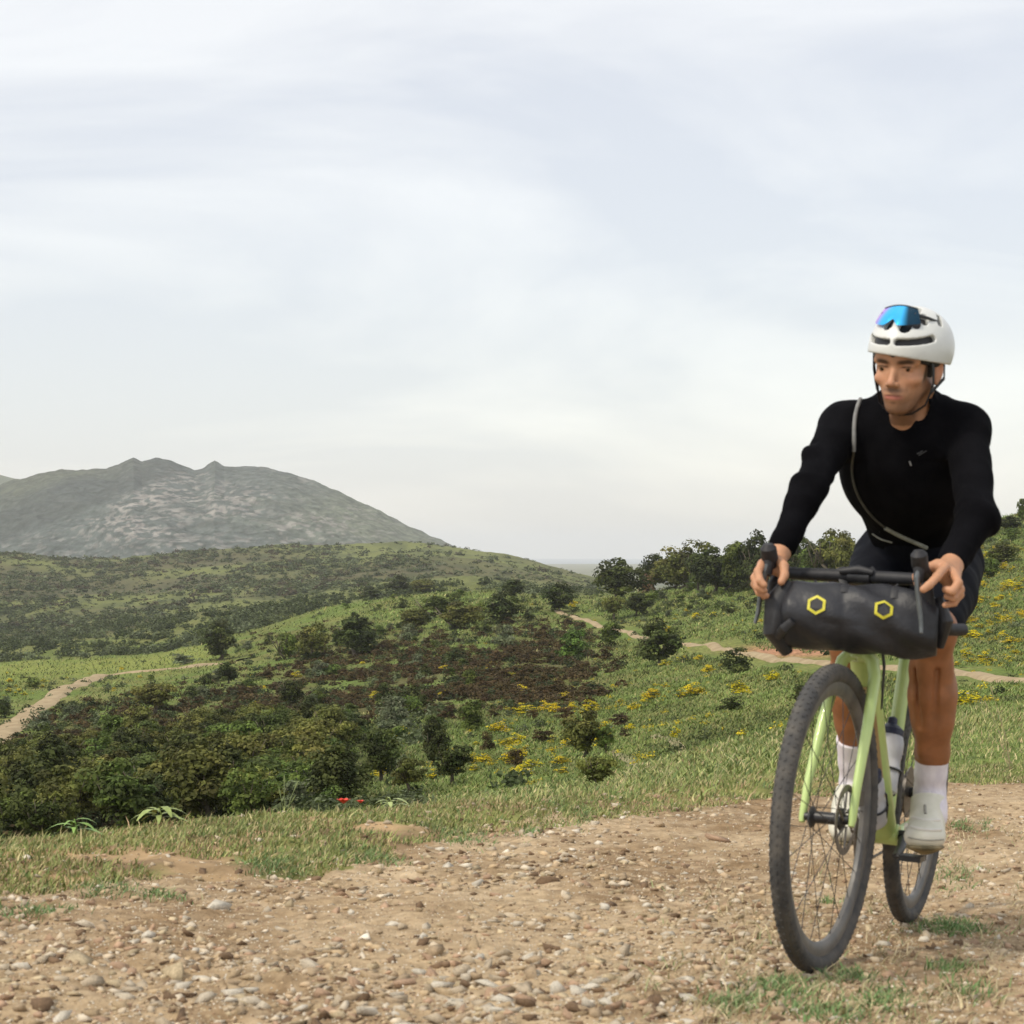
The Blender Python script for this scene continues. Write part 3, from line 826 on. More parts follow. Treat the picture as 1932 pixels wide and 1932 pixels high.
# the wood at the lower left (its foot is hidden behind the verge)
pw = scatter(900, ((VY > 76) & (VY < 175)) * sm(640, 500, VU) * sm(165 + 0 * VU, 120, VY - 60 * blob(VU, VV, 480, 1440, 150, 60)), ground=True)
pw = keep_apart(pw, 2.5)[:150]
pw = pw[off_track(pw, 2.5)]
WL = [('evergreen_oak', 'oak', 'dark evergreen oak crowded in the wood at lower left'),
      ('olive_oak', 'olive', 'olive coloured oak crowded in the wood at lower left'),
      ('green_oak', 'green', 'mid green oak crowded in the wood at lower left'),
      ('feathery_tree', 'umbolive', 'flat crowned tree crowded in the wood at lower left')]
for p in pw:
    k = rng.choice(4, p=[0.26, 0.34, 0.2, 0.2]); nm, kind, lab = WL[k]
    w = 2.0 + 1.5 * rng.random(); h = w * (0.72 + 0.3 * rng.random())
    uu_ = to_px(p)[0]; lab = lab.replace('the wood at lower left', ('the left part' if uu_ < 190 else 'the middle' if uu_ < 400 else 'the right part') + ' of the lower left wood')
    lab = lab.replace('crowded', 'crowded at the front' if p[1] < 98 else 'crowded halfway back' if p[1] < 128 else 'crowded at the back')
    place_tree(nm, p, w, h, CR[kind][rng.integers(len(CR[kind]))], (TRUNKU if kind == 'umbolive' else TRUNKS)[rng.integers(2)], lab, 'tree',
               {'oak': 'dark oaks of the lower left wood', 'olive': 'olive oaks of the lower left wood', 'green': 'green oaks of the lower left wood',
                'umbolive': 'flat crowned trees of the lower left wood'}[kind])
def where(p):
    u, v = to_px(p)
    if u > 1560: return 'on the green slope right of the rider, above the track' if v < 1266 else 'on the grass right of the rider, below the track'
    if u > 1180: return 'on the green slope left of the rider, above the track' if v < 1225 else 'on the open grass left of the front wheel'
    if u < 330 and 1255 < v < 1350: return 'beside the left track'
    if p[1] > 430 and u < 900: return 'beyond the left track, towards the middle ridge'
    if v < 1180: return 'among the oaks at the head of the slope'
    if v > 1400: return 'low on the slope just behind the verge'
    if u < 420: return 'between the left track and the lower wood'
    if u < 640: return 'in the left part of the heather slope'
    if u < 860: return 'in the middle of the heather slope'
    return 'in the right part of the heather slope' if v < 1330 else 'on the grass below the right end of the heather'
# more oaks closing the skyline, and a few on the hill behind the rider
SKY_T = [(u_, v_ + 2) for u_, v_ in ((1236, 1112), (1275, 1110), (1318, 1113), (1330, 1108), (1362, 1112), (1374, 1106), (1405, 1110), (1415, 1104), (1450, 1104), (1468, 1098), (1485, 1096), (1530, 1092), (1548, 1090), (1592, 1082))]
for i_, (u_, v_) in enumerate(SKY_T):
    p = hit(u_, v_, 120); sc_ = p[1] / F; kind = ('oak', 'olive', 'oak', 'green')[i_ % 4]; w = (52 + 26 * rng.random()) * sc_; h = (56 + 30 * rng.random()) * sc_
    place_tree('evergreen_oak', p, w * 1.15, h, CR[kind][rng.integers(len(CR[kind]))], TRUNKS[rng.integers(3)],
               'oak in the dense row of trees along the skyline, ' + ('left of the raised sleeve' if u_ < 1420 else 'under the raised sleeve' if u_ < 1520 else 'beside the black shorts'), 'tree', 'oaks filling the skyline row')
for (u_, v_, w_, h_, lab) in ((1905, 1000, 60, 26, 'low dark oak on the top of the hill right of the rider'), (1928, 985, 20, 50, 'slim tree top cut by the right edge on the hill'), (1895, 1062, 70, 40, 'brownish oak halfway up the hill right of the rider'), (1868, 1092, 56, 44, 'green oak close to the bent elbow at right')):
    p = hit(u_, v_, 120); sc_ = p[1] / F; place_tree('evergreen_oak', p, w_ * sc_ * 1.1, h_ * sc_, CR['oak' if 'dark' in lab else 'olive' if 'brown' in lab else 'green'][0], TRUNKS[0], lab, 'tree')
# heather
def bushes(n_obj, dens, kinds, size, asp, group, label, hmax=None, seed=0, ground=False, name=None, cat='bush', n_stuff=0, stuff_name=None, stuff_kind=None, size_s=None):
    pts = scatter(n_obj * 2, dens, ground=ground)
    pts = pts[off_track(pts, 1.2)][:n_obj]
    for p in pts:
        kind = kinds[rng.integers(len(kinds))]; ms = BU[kind]
        w = size[0] + (size[1] - size[0]) * rng.random() ** 1.5; h = w * (asp[0] + (asp[1] - asp[0]) * rng.random())
        place_bush(name or NMB[kind][0], p, w, h, ms[rng.integers(len(ms))], ('wide ' if w > size[0] + 0.45 * (size[1] - size[0]) else 'small ') + label.replace('WHERE', where(p)), cat, group)
d_h = near_hill * (VY > 60) * 1.0 * np.clip(BR * 1.3 - 0.15, 0, 1) * (0.15 + 0.85 * sm(0.40, 0.52, patch))
bushes(290, d_h, ['brown'], (1.0, 2.3), (0.5, 0.75), 'brown heather bushes of the middle slope', 'brown heather bush WHERE')
d_g = near_hill * (VY > 40) * (0.25 + sm(0.45, 0.6, patch2)) * (1 - 0.3 * BR) * np.where((VU > 860 - 0.4 * (VV - 1300)) & (VY < 300), 0.05, 1.0) * np.where((VY < 135) & (VU > 620), 0.12, 1.0) * np.where((VU < 420) & (VY > 330), 0.02, 1) * np.where(VY < 60, 0.1, 1)
bushes(190, d_g, ['green', 'green', 'grey'], (1.3, 3.4), (0.6, 0.85), 'green bushes scattered over the middle slopes', 'green bush WHERE', name='green_bush')
bushes(100, d_g, ['oak'], (1.4, 3.2), (0.6, 0.9), 'dark bushes scattered over the middle slopes', 'dark rounded bush WHERE')
ba = blob
d_y = near_hill * (VY > 55) * (0.8 * ba(VU, VV, 1080, 1320, 240, 65) + 0.8 * ba(VU, VV, 230, 1292, 110, 24) + 0.6 * ba(VU, VV, 30, 1300, 60, 30) + 3.2 * ba(VU, VV, 1880, 1130, 120, 110)
       + 0.5 * ba(VU, VV, 1300, 1175, 150, 30) + 1.2 * ba(VU, VV, 1560, 1070, 70, 40) + 0.35 * ba(VU, VV, 980, 1440, 120, 40) + 0.5 * ba(VU, VV, 1860, 1350, 70, 50)
       + 0.25 * ba(VU, VV, 900, 1130, 150, 12) + 0.5 * ba(VU, VV, 1440, 1180, 60, 40) + 0.2 * ba(VU, VV, 550, 1350, 300, 60)) * (0.15 + sm(0.42, 0.55, patch))
bushes(280, d_y, ['broom'], (0.6, 1.9), (0.4, 0.6), 'yellow broom scattered over the slopes', 'yellow flowering broom bush WHERE')

# ---- what is too many to count: small scrub, joined
def joined_scrub(name, pts, sizes, asp, n_leaf, leaf, col, seed, mat, flat=0.5):
    r = np.random.default_rng(seed)
    T = []
    for s in range(6):
        d = r.normal(size=(n_leaf, 3)); d /= np.linalg.norm(d, axis=1)[:, None]; d[:, 2] = np.abs(d[:, 2])
        lob = 0.40 + 0.16 * np.sin(3 * np.arctan2(d[:, 1], d[:, 0]) + s)
        pos = d * lob[:, None] * (0.7 + 0.4 * r.random((n_leaf, 1)))
        v, f, c = leaves(pos, d + 0.5 * r.normal(size=(n_leaf, 3)), leaf, 0.7, 0.65 + 0.7 * r.random((n_leaf, 1)) * np.ones((1, 3)), r)
        T.append((v, f, c))
    Vs, Fs, Cs = [], [], []; b = 0
    for i, p in enumerate(pts):
        v, f, c = T[i % 6]
        a = r.random() * 6.28; ca, sa = math.cos(a), math.sin(a); s = sizes[i]
        q = np.stack([(v[:, 0] * ca - v[:, 1] * sa) * s, (v[:, 0] * sa + v[:, 1] * ca) * s, v[:, 2] * s * asp * 1.6], 1) + p
        Vs.append(q); Fs.append(f + b); b += len(v)
        cc = np.array(col[r.integers(len(col))]) * (0.75 + 0.5 * r.random())
        Cs.append(c * cc)
    o = obj(name, mesh_from(name, np.concatenate(Vs), np.concatenate(Fs), False, np.concatenate(Cs)), mat)
    return tag(o, kind='stuff')
M_SC = foliage_mat('foliage_scrub', (0.8, 0.8, 0.8), (1.2, 1.2, 1.2), rand=0.0)
G1, G2, G3, B1, B2, YL = (0.050, 0.068, 0.024), (0.085, 0.105, 0.04), (0.125, 0.15, 0.075), (0.070, 0.049, 0.020), (0.100, 0.070, 0.028), (0.55, 0.44, 0.03)
pt = scatter(3000, d_h * 1.0 + 0.25 * ((VU < 620) & (VY < 190) & (VY > 85))); joined_scrub('heather_undergrowth', pt, 0.7 + 1.2 * rng.random(len(pt)), 0.45, 90, 0.09, [B1, B2, B1, G1], 201, M_SC)
pt = scatter(1700, d_g * 1.0); joined_scrub('slope_undergrowth', pt, 0.5 + 1.3 * rng.random(len(pt)), 0.5, 80, 0.09, [G1, G2, G2, G3], 202, M_SC)
pt = scatter(1100, d_y + 0.10 * near_hill * (VY > 60) * (VU > 900)); joined_scrub('broom_undergrowth', pt, 0.2 + 0.5 * rng.random(len(pt)), 0.45, 50, 0.09, [YL, YL, G2], 203, M_SC)
d_m = ((VY > 540) & (VY < 880)) * (0.3 + sm(0.45, 0.6, fbm(VX / 40, VY / 40, 3, 141)))
pt = scatter(1300, d_m); joined_scrub('ridge_scrub', pt, 1.8 + 4.2 * rng.random(len(pt)) ** 2, 0.5, 70, 0.09, [G1, G1, G2, G3], 204, M_SC)
d_f = (VY > 880) * (0.25 + sm(0.45, 0.62, fbm(VX / 60, VY / 90, 3, 143))) * (1.2 - 0.5 * sm(500, 1000, VU))
pt = scatter(5200, d_f); joined_scrub('far_hill_scrub', pt, 2.0 + 6.5 * rng.random(len(pt)) ** 4, 0.4, 40, 0.12, [G1, G1, G2, G2, G3, (0.07, 0.056, 0.03)], 205, M_SC)

pt = scatter(420, (VY > 42) & (VY < 78) & (VU < 800), ground=True); joined_scrub('hollow_undergrowth', pt, 0.4 + 0.5 * rng.random(len(pt)), 0.5, 80, 0.09, [G1, G2, G2, G3], 206, M_SC)
# ------------------------------------------------------------------ grass
def blades(pts, h, w, lean, cols, r, wind=(0.25, 0.05)):
    """each blade: a tapering, bent strip (5 vertices, 3 faces as 2 quads + tip)"""
    k = len(pts); a = r.random(k) * 6.283
    side = np.stack([np.cos(a), np.sin(a), 0 * a], 1)
    ld = r.normal(size=(k, 2)) * lean + np.array(wind)
    ln = np.concatenate([ld, np.zeros((k, 1))], 1) * h[:, None]
    up = np.array([0, 0, 1.0])
    p0 = pts; p1 = pts + up * (h * 0.55)[:, None] + ln * 0.35; p2 = pts + up * (h * 0.92)[:, None] + ln
    W = w[:, None] * side
    v = np.stack([p0 - W, p0 + W, p1 + W * 0.75, p1 - W * 0.75, p2], 1).reshape(-1, 3)
    b = (np.arange(k) * 5)[:, None]
    tri = np.concatenate([b + np.array([[0, 1, 2]]), b + np.array([[0, 2, 3]]), b + np.array([[3, 2, 4]])], 0)
    c = np.repeat(cols, 5, axis=0)
    return v, tri, c
m_grass = noisy('grass_blades', (0.85, 0.85, 0.85), (1.15, 1.15, 1.15), scale=2.0, rough=0.7, attr=True, spec=0.3)
_b = m_grass.node_tree
def gcol(k, r, pal, wts):
    i = r.choice(len(pal), k, p=wts); return np.array(pal)[i] * (0.7 + 0.6 * r.random((k, 1)))
PAL = [(0.20, 0.245, 0.075), (0.30, 0.315, 0.11), (0.44, 0.38, 0.19), (0.115, 0.165, 0.055), (0.40, 0.28, 0.16)]
r = np.random.default_rng(77)
def verge_points(n, dmin, dmax, fn=None):
    u = -80 + 2130 * r.random(n * 3); d = dmin + (dmax - dmin) * r.random(n * 3)
    x0 = plane_Y(np.interp(u, EU, EV)); y = x0 + d; x = (u - CX) / F * y
    c = fbm(x * 1.7, y * 1.7, 4, 151)
    keep = (c + 0.10 * np.clip(d, -1, 1.2)) > 0.39
    y, x = y[keep][:n], x[keep][:n]
    return np.stack([x, y, ground_z(x, y) - 0.004], 1)
parts = []
p = verge_points(72000, -0.25, 2.6); k = len(p)
parts.append(blades(p, 0.010 + 0.030 * r.random(k) ** 2.0, 0.0018 + 0.0022 * r.random(k), 0.45, gcol(k, r, PAL, [.34, .24, .18, .16, .08]), r))
p = verge_points(900, 0.3, 2.6); k = len(p)
parts.append(blades(p, 0.03 + 0.05 * r.random(k), 0.0018 + 0.002 * r.random(k), 0.3, gcol(k, r, PAL, [.2, .25, .4, .05, .1]), r))
# tall grass beyond the crest
n = 42000
u = 800 + 1250 * r.random(n); y = np.exp(math.log(11.5) + (math.log(48) - math.log(11.5)) * r.random(n)); x = (u - CX) / F * y
kp = y > plane_Y(np.interp(u, CU, CV)) - 0.6
x, y = x[kp], y[kp]; k = len(x); p = np.stack([x, y, ground_z(x, y) - 0.01], 1)
parts.append(blades(p, (0.018 + 0.045 * r.random(k) ** 1.8) * np.clip(y / 15, 0.7, 3.0), (0.0026 + 0.0025 * r.random(k)) * np.clip(y / 14, 0.8, 2.6), 0.5,
                    gcol(k, r, PAL, [.36, .28, .16, .16, .04]), r))
def join(parts):
    V, Fc, C = [], [], []; b = 0
    for v, f, c in parts:
        V.append(v); Fc.append(f + b); C.append(c); b += len(v)
    return np.concatenate(V), np.concatenate(Fc), np.concatenate(C)
v, f, c = join(parts)
tag(obj('grass', mesh_from('grass', v, f, False, c), m_grass), kind='stuff')
# grass texture of the open slopes, 45 to 330 m away
parts = []
w_ = ((VY > 42) & (VY < 520)) * (1 - 0.95 * BR) * np.where(VU < 700, 0.35, 1)
p = scatter(150000, w_, r)
_c = []
for i0 in range(0, len(p), 6000): _c.append(off_track(p[i0:i0 + 6000], 1.6))
p = p[np.concatenate(_c)]; k = len(p); dp = fbm(p[:, 0] / 5, p[:, 1] / 9, 4, 191)
s = np.clip(p[:, 1] / 60, 0.8, 7)
parts.append(blades(p, (0.05 + 0.10 * r.random(k)) * s ** 0.7, (0.010 + 0.012 * r.random(k)) * s ** 0.9, 0.8, gcol(k, r, [(0.125, 0.175, 0.042), (0.175, 0.22, 0.060), (0.25, 0.225, 0.09), (0.058, 0.085, 0.022)], [.4, .28, .16, .16]) * (0.62 + 0.75 * np.clip((dp - 0.3) * 2.4, 0, 1))[:, None], r))
q_ = scatter(26000, (VY > 10.5) & (VY < 60) & (VU < 1500), r, ground=True); k = len(q_)
parts.append(blades(q_, (0.04 + 0.07 * r.random(k)) * np.clip(q_[:, 1] / 20, 0.8, 2), (0.006 + 0.006 * r.random(k)) * np.clip(q_[:, 1] / 20, 0.8, 3), 0.6, gcol(k, r, PAL, [.4, .25, .12, .19, .04]), r))
v, f, c = join(parts)
tag(obj('slope_grass', mesh_from('slope_grass', v, f, False, c), m_grass), kind='stuff')
# dry grass and weeds on the track itself
parts = []
def tuft_at(u, v, ru, rv, n, hgt, pal, wts, wid=0.002):
    uu = u + ru * r.normal(size=n) * 0.5; vv = v + rv * r.normal(size=n) * 0.5
    y = plane_Y(np.minimum(vv, 1990)); x = (uu - CX) / F * y
    q = np.stack([x, y, ground_z(x, y) - 0.003], 1)
    parts.append(blades(q, hgt * (0.4 + 0.8 * r.random(n)), wid * (0.7 + 0.6 * r.random(n)), 0.7, gcol(n, r, pal, wts), r))
GP = [(0.12, 0.21, 0.07), (0.2, 0.28, 0.11), (0.36, 0.32, 0.17)]; GW = [.5, .3, .2]
DP = [(0.42, 0.35, 0.20), (0.5, 0.42, 0.26), (0.22, 0.25, 0.11)]; DW = [.45, .35, .2]
tuft_at(1795, 1752, 62, 14, 900, 0.022, GP, [.6, .3, .1])
for (u_, v_, a, b_, n_) in [(1815, 1562, 30, 8, 150), (1860, 1560, 10, 20, 80), (1805, 1650, 60, 22, 260), (1560, 1700, 20, 10, 60), (1600, 1850, 40, 14, 200), (1480, 1880, 90, 26, 500), (1660, 1890, 60, 30, 360),
                            (1790, 1830, 40, 14, 180), (1380, 1915, 60, 20, 300), (1560, 1925, 90, 18, 300), (1100, 1545, 16, 12, 260), (1045, 1535, 30, 14, 300), (1820, 1870, 60, 22, 160),
                            (1190, 1520, 60, 8, 300), (1000, 1570, 20, 14, 200), (870, 1585, 60, 16, 500), (700, 1625, 60, 14, 500), (520, 1640, 70, 14, 500), (300, 1700, 50, 8, 200), (60, 1740, 80, 14, 260), (200, 1690, 60, 12, 260)]:
    tuft_at(u_, v_, a, b_, n_, 0.028, GP, GW)
n = 9000
uu = 1150 + 900 * r.random(n); vv = 1560 + 420 * r.random(n)
ok = fbm(uu / 60, vv / 30, 3, 161) > 0.52; ok &= (r.random(n) < np.clip((uu + (vv - 1700) * 1.2 - 1150) / 500, 0.03, 1))
uu, vv = uu[ok], vv[ok]; y = plane_Y(vv); x = (uu - CX) / F * y; k = len(x)
parts.append(blades(np.stack([x, y, ground_z(x, y) - 0.003], 1), 0.010 + 0.03 * r.random(k), 0.0012 + 0.001 * r.random(k), 0.9, gcol(k, r, DP, DW), r))
v, f, c = join(parts)
tag(obj('track_weeds', mesh_from('track_weeds', v, f, False, c), m_grass), kind='stuff')

# seed stalks and a drooping grass ear, each a plant one can pick out
def stalk_plant(u, vb, vt, lean_px, Y, label, name='grass_stalk', n=3, heads=True, col=(0.42, 0.40, 0.2), thick=0.0016):
    g = P(u, vb, Y); z0 = float(ground_z(g[0], g[1])); base = V3((g[0], g[1], z0)); top = P(u + lean_px, vt, Y)
    e_ = empty(name, tuple(base)); tag(e_, label, 'plant')
    m = principled('stalk_' + str(u), col, 0.7)[0]
    for i in range(n):
        o_ = V3((r.normal() * 0.012, r.normal() * 0.012, 0)); t = (top - base) * (1 - 0.18 * i) + o_ * 2
        mid = t * 0.5 + V3((-lean_px / F * Y * 0.15, 0, 0))
        MB().tube([o_ * 0.3, mid, t], [thick * 1.3, thick, thick * 0.7], 5).build('stem', m, e_)
        if heads:
            MB().tube([t - unit(t - mid) * 0.03, t, t + unit(t - mid) * 0.02], [thick, thick * 2.6, thick * 0.6], 6).build('seed_head', m, e_)
stalk_plant(1345, 1500, 1392, 22, 12.0, 'tall pale grass stalk leaning right on the crest left of the wheel', n=3)
stalk_plant(1172, 1508, 1445, 28, 11.3, 'pale bent grass stalk in front of the lone small tree', n=2)
stalk_plant(1245, 1500, 1450, 10, 11.6, 'thin upright grass stalk right of the lone small tree', n=2)
stalk_plant(1905, 1462, 1300, -40, 13.2, 'tall wispy dry stalks leaning left at the right edge', n=7, col=(0.36, 0.30, 0.17))
stalk_plant(540, 1540, 1470, 14, 10.0, 'short stalks standing on the verge before the dark wood', n=4, col=(0.2, 0.24, 0.09))
def leafy_weed(u, v, Y, label, wpx, hpx, col, name='leafy_weed', nl=9):
    g = P(u, v, Y); z0 = float(ground_z(g[0], g[1])); base = V3((g[0], g[1], z0)); s = Y / F
    e_ = empty(name, tuple(base)); tag(e_, label, 'plant')
    m = noisy('weed_' + str(u), tuple(np.array(col) * 0.8), tuple(np.array(col) * 1.25), scale=40, rough=0.6)
    H = max(hpx * s + (CAMZ - (v - HV) * s - z0), 0.08)
    MB().tube([(0, 0, 0), (0.01, 0, H * 0.5), (0.0, 0, H * 0.8)], [0.004, 0.003, 0.002], 6).build('stem', m, e_)
    for i in range(nl):
        a = i * 2.399; L_ = wpx * s * (0.35 + 0.3 * r.random()); z1 = H * (0.35 + 0.45 * i / nl)
        d = V3((math.cos(a), 0.6 * math.sin(a), 0)); q = V3((-d[1], d[0], 0)) * L_ * 0.16
        c0 = V3((0, 0, z1)); vs = [c0]; fs = []
        segs = 5
        for k_ in range(1, segs + 1):
            t = k_ / segs; wdt = math.sin(math.pi * min(t, 0.97)) ** 0.8
            cc = c0 + d * L_ * t + V3((0, 0, L_ * (0.45 * t - 0.62 * t * t)))
            vs += [cc - q * wdt, cc + q * wdt]
        fs.append((0, 1, 2))
        for k_ in range(segs - 1):
            b_ = 1 + 2 * k_; fs.append((b_, b_ + 2, b_ + 3, b_ + 1))
        MB().add(vs, fs).build('leaf', m, e_)
leafy_weed(735, 1538, 10.4, 'pale drooping leafy weed on the verge right of the poppies', 80, 40, (0.32, 0.38, 0.14), nl=7)
leafy_weed(300, 1560, 9.4, 'yellow green leafy weed on the verge before the dark wood', 120, 46, (0.26, 0.32, 0.09), nl=11)
leafy_weed(140, 1575, 8.9, 'fresh green leafy weed on the verge near the left edge', 90, 40, (0.20, 0.33, 0.07), nl=9)
def poppy(u, v, Y, rad, label):
    c = P(u, v, Y); z0 = float(ground_z(c[0], c[1])); e_ = empty('poppy', (c[0], c[1], z0)); tag(e_, label, 'flower')
    h = max(c[2] - z0, 0.05); gm = principled('poppy_stem', (0.12, 0.2, 0.05), 0.7)[0]; rm_ = noisy('poppy_red', (0.55, 0.02, 0.012), (0.7, 0.05, 0.02), scale=60, rough=0.5)
    MB().tube([(0, 0, 0), (0.008, 0, h * 0.5), (0, 0, h)], [0.0018, 0.0015, 0.0013], 6).build('stem', gm, e_)
    for i in range(4):
        a = i * math.pi / 2 + 0.3; vs = [(0, 0, h)]; fs = []
        for k_ in range(7):
            b_ = a + (k_ / 6 - 0.5) * 1.9; rr = rad * (1 + 0.1 * math.sin(5 * b_))
            vs.append((rr * math.cos(b_), rr * math.sin(b_), h + rad * (0.75 + 0.1 * math.sin(7 * b_))))
        fs = [(0, k_, k_ + 1) for k_ in range(1, 7)]
        MB().add(vs, fs).build('petal', rm_, e_)
    MB().lathe((0, 0, h), (0, 0, 1), [(0, 0.002), (rad * 0.3, rad * 0.22), (rad * 0.5, rad * 0.1)], 8).build('flower_centre', principled('poppy_core', (0.02, 0.02, 0.015), 0.8)[0], e_)
poppy(648, 1517, 10.0, 0.030, 'larger red poppy on the verge before the bright green bush')
poppy(680, 1522, 10.1, 0.018, 'smaller orange red poppy right of the larger one')

# ------------------------------------------------------------------ stones of the track
def stone_mesh(seed, n=9):
    rr = np.random.default_rng(seed); bm = bmesh.new()
    d = rr.normal(size=(n, 3)); d /= np.linalg.norm(d, axis=1)[:, None]
    d *= (0.36 + 0.24 * rr.random((n, 1))); d[:, 0] *= 1.3; d[:, 2] *= 0.6
    for q in d: bm.verts.new(q)
    res = bmesh.ops.convex_hull(bm, input=bm.verts)
    bmesh.ops.delete(bm, geom=[g for g in res['geom_interior'] if isinstance(g, bmesh.types.BMVert)], context='VERTS')
    bmesh.ops.triangulate(bm, faces=bm.faces)
    bm.verts.ensure_lookup_table(); bm.faces.ensure_lookup_table()
    v = np.array([q.co[:] for q in bm.verts]); ix = {q: i for i, q in enumerate(bm.verts)}
    f = np.array([[ix[q] for q in fc.verts] for fc in bm.faces]); bm.free()
    return v, f
SV = [stone_mesh(300 + i) for i in range(14)]
SCOL = [(0.50, 0.41, 0.29), (0.57, 0.49, 0.37), (0.44, 0.33, 0.21), (0.43, 0.29, 0.19), (0.46, 0.345, 0.21), (0.64, 0.58, 0.47), (0.19, 0.125, 0.075), (0.51, 0.41, 0.26)]
m_st = [noisy('stone_%d' % i, tuple(np.array(c_) * 0.78), tuple(np.array(c_) * 1.12), scale=14, rough=0.92, bump=0.5, bscale=40, dist=0.01, spec=0.2) for i, c_ in enumerate(SCOL)]
SME = {}
for i, (v, f) in enumerate(SV):
    for j in range(len(SCOL)):
        if (i + j) % 3 == 0:
            me = mesh_from('stone', v, f, False); me.materials.append(m_st[j]); SME[(i, j)] = me
SK = sorted(SME)
r = np.random.default_rng(99)
n = 42000
y = 4.1 * np.exp(r.random(n) * math.log(13.5 / 4.1)); u = -120 + 2180 * r.random(n); x = (u - CX) / F * y
D = edge_D(x, y)
size = 0.006 + 0.033 * r.random(n) ** 4.2
dens = np.clip(fbm(x * 1.4, y * 1.1, 4, 171) * 2.4 - 0.45, 0.10, 1) * np.where(u > 1500, 0.75, 1)
ok = (D < 2.4) & (r.random(n) < dens) & ~((D > 0) & (r.random(n) < 0.35 + 0.2 * D))
x, y, size, u, D = x[ok], y[ok], size[ok], u[ok], D[ok]
left = np.clip((1300 - u) / 1300, 0, 1)
size = size * (0.9 + 0.15 * left + 0.25 * np.exp(-((u - 1000) / 450) ** 2))
# stones that can be singled out in the photo: (column, row, width px, colour index)
HS = [(1035, 1668, 44, 6), (1352, 1588, 40, 3), (940, 1690, 30, 3), (170, 1760, 46, 1), (410, 1715, 52, 5), (470, 1745, 34, 0), (560, 1700, 34, 2), (280, 1790, 40, 5), (620, 1800, 44, 0),
      (330, 1850, 78, 7), (700, 1845, 40, 4), (480, 1890, 60, 1), (860, 1905, 40, 5), (1160, 1640, 26, 0), (800, 1760, 30, 1), (1090, 1720, 22, 5), (1768, 1918, 26, 5), (80, 1905, 70, 6),
      (140, 1830, 60, 7), (990, 1600, 30, 0), (1250, 1560, 26, 2), (950, 1630, 24, 1), (730, 1695, 28, 5), (870, 1660, 20, 2), (590, 1845, 56, 1), (840, 1885, 44, 0), (1500, 1650, 16, 3), (1120, 1555, 30, 1)]
hx = []
for (a, b_, w_, c_) in HS:
    yy = plane_Y(b_); hx.append(((a - CX) / F * yy, yy, w_ / F * yy * 0.95, c_))
order = np.argsort(-(size / y)); big = order[:300 - len(HS)]; rest = order[300 - len(HS):]
def stone_obj(xx, yy, s, ci=None):
    k = [q for q in SK if ci is None or q[1] == ci]; me = SME[k[r.integers(len(k))]]
    o = obj('stone', me, None, road_o)
    o.location = (xx, yy, float(ground_z(xx, yy)) + s * 0.03); o.scale = (s * (0.9 + 0.4 * r.random()), s, s * (0.75 + 0.5 * r.random()))
    o.rotation_euler = (r.normal() * 0.3, r.normal() * 0.3, r.random() * 6.28)
for (xx, yy, s, ci) in hx: stone_obj(xx, yy, s, ci)
for i in big: stone_obj(x[i], y[i], size[i] * 1.15)
Vs, Fs, Cs = [], [], []; b = 0
Z_ = ground_z(x, y)
for i in rest:
    v, f = SV[r.integers(14)]
    a = r.random() * 6.28; ca, sa = math.cos(a), math.sin(a); t = r.normal() * 0.35
    q = v * size[i] * np.array([1, 1, 0.75 + 0.5 * r.random()])
    q = q @ np.array([[ca, -sa, 0], [sa, ca, 0], [0, 0, 1]]) @ np.array([[1, 0, 0], [0, math.cos(t), -math.sin(t)], [0, math.sin(t), math.cos(t)]])
    Vs.append(q + np.array([x[i], y[i], Z_[i] + size[i] * 0.04])); Fs.append(f + b); b += len(v)
    Cs.append(np.ones((len(v), 1)) * np.array(SCOL[r.choice(8, p=[.18, .12, .14, .11, .16, .05, .15, .09])]) * (0.75 + 0.45 * r.random()))
m_gr = noisy('gravel', (0.8, 0.8, 0.8), (1.12, 1.12, 1.12), scale=30, rough=0.92, attr=True, spec=0.2)
tag(obj('gravel', mesh_from('gravel', np.concatenate(Vs), np.concatenate(Fs), False, np.concatenate(Cs)), m_gr), kind='stuff')
# grit: much smaller crumbs of stone
n = 45000
y = 4.1 * np.exp(r.random(n) * math.log(12 / 4.1)); u = -120 + 2180 * r.random(n); x = (u - CX) / F * y
ok = edge_Y(x, y) < 0.1; x, y = x[ok], y[ok]; n = len(x); Z_ = ground_z(x, y)
tet = np.array([[-.5, -.35, 0], [.5, -.3, 0.05], [0.05, .5, 0], [0, 0, .55]]); tf = np.array([[0, 1, 3], [1, 2, 3], [2, 0, 3]])
s = 0.0025 + 0.006 * r.random(n) ** 2; a = r.random(n) * 6.28
R_ = np.zeros((n, 3, 3)); R_[:, 0, 0] = np.cos(a); R_[:, 0, 1] = -np.sin(a); R_[:, 1, 0] = np.sin(a); R_[:, 1, 1] = np.cos(a); R_[:, 2, 2] = 1
v = np.einsum('kij,mj->kmi', R_, tet) * s[:, None, None] + np.stack([x, y, Z_], 1)[:, None]
f = (np.arange(n) * 4)[:, None, None] + tf[None]
c = np.array(SCOL)[r.integers(0, 8, n)] * (0.8 + 0.4 * r.random((n, 1)))
tag(obj('grit', mesh_from('grit', v.reshape(-1, 3), f.reshape(-1, 3), False, np.repeat(c, 4, axis=0)), m_gr), kind='stuff')
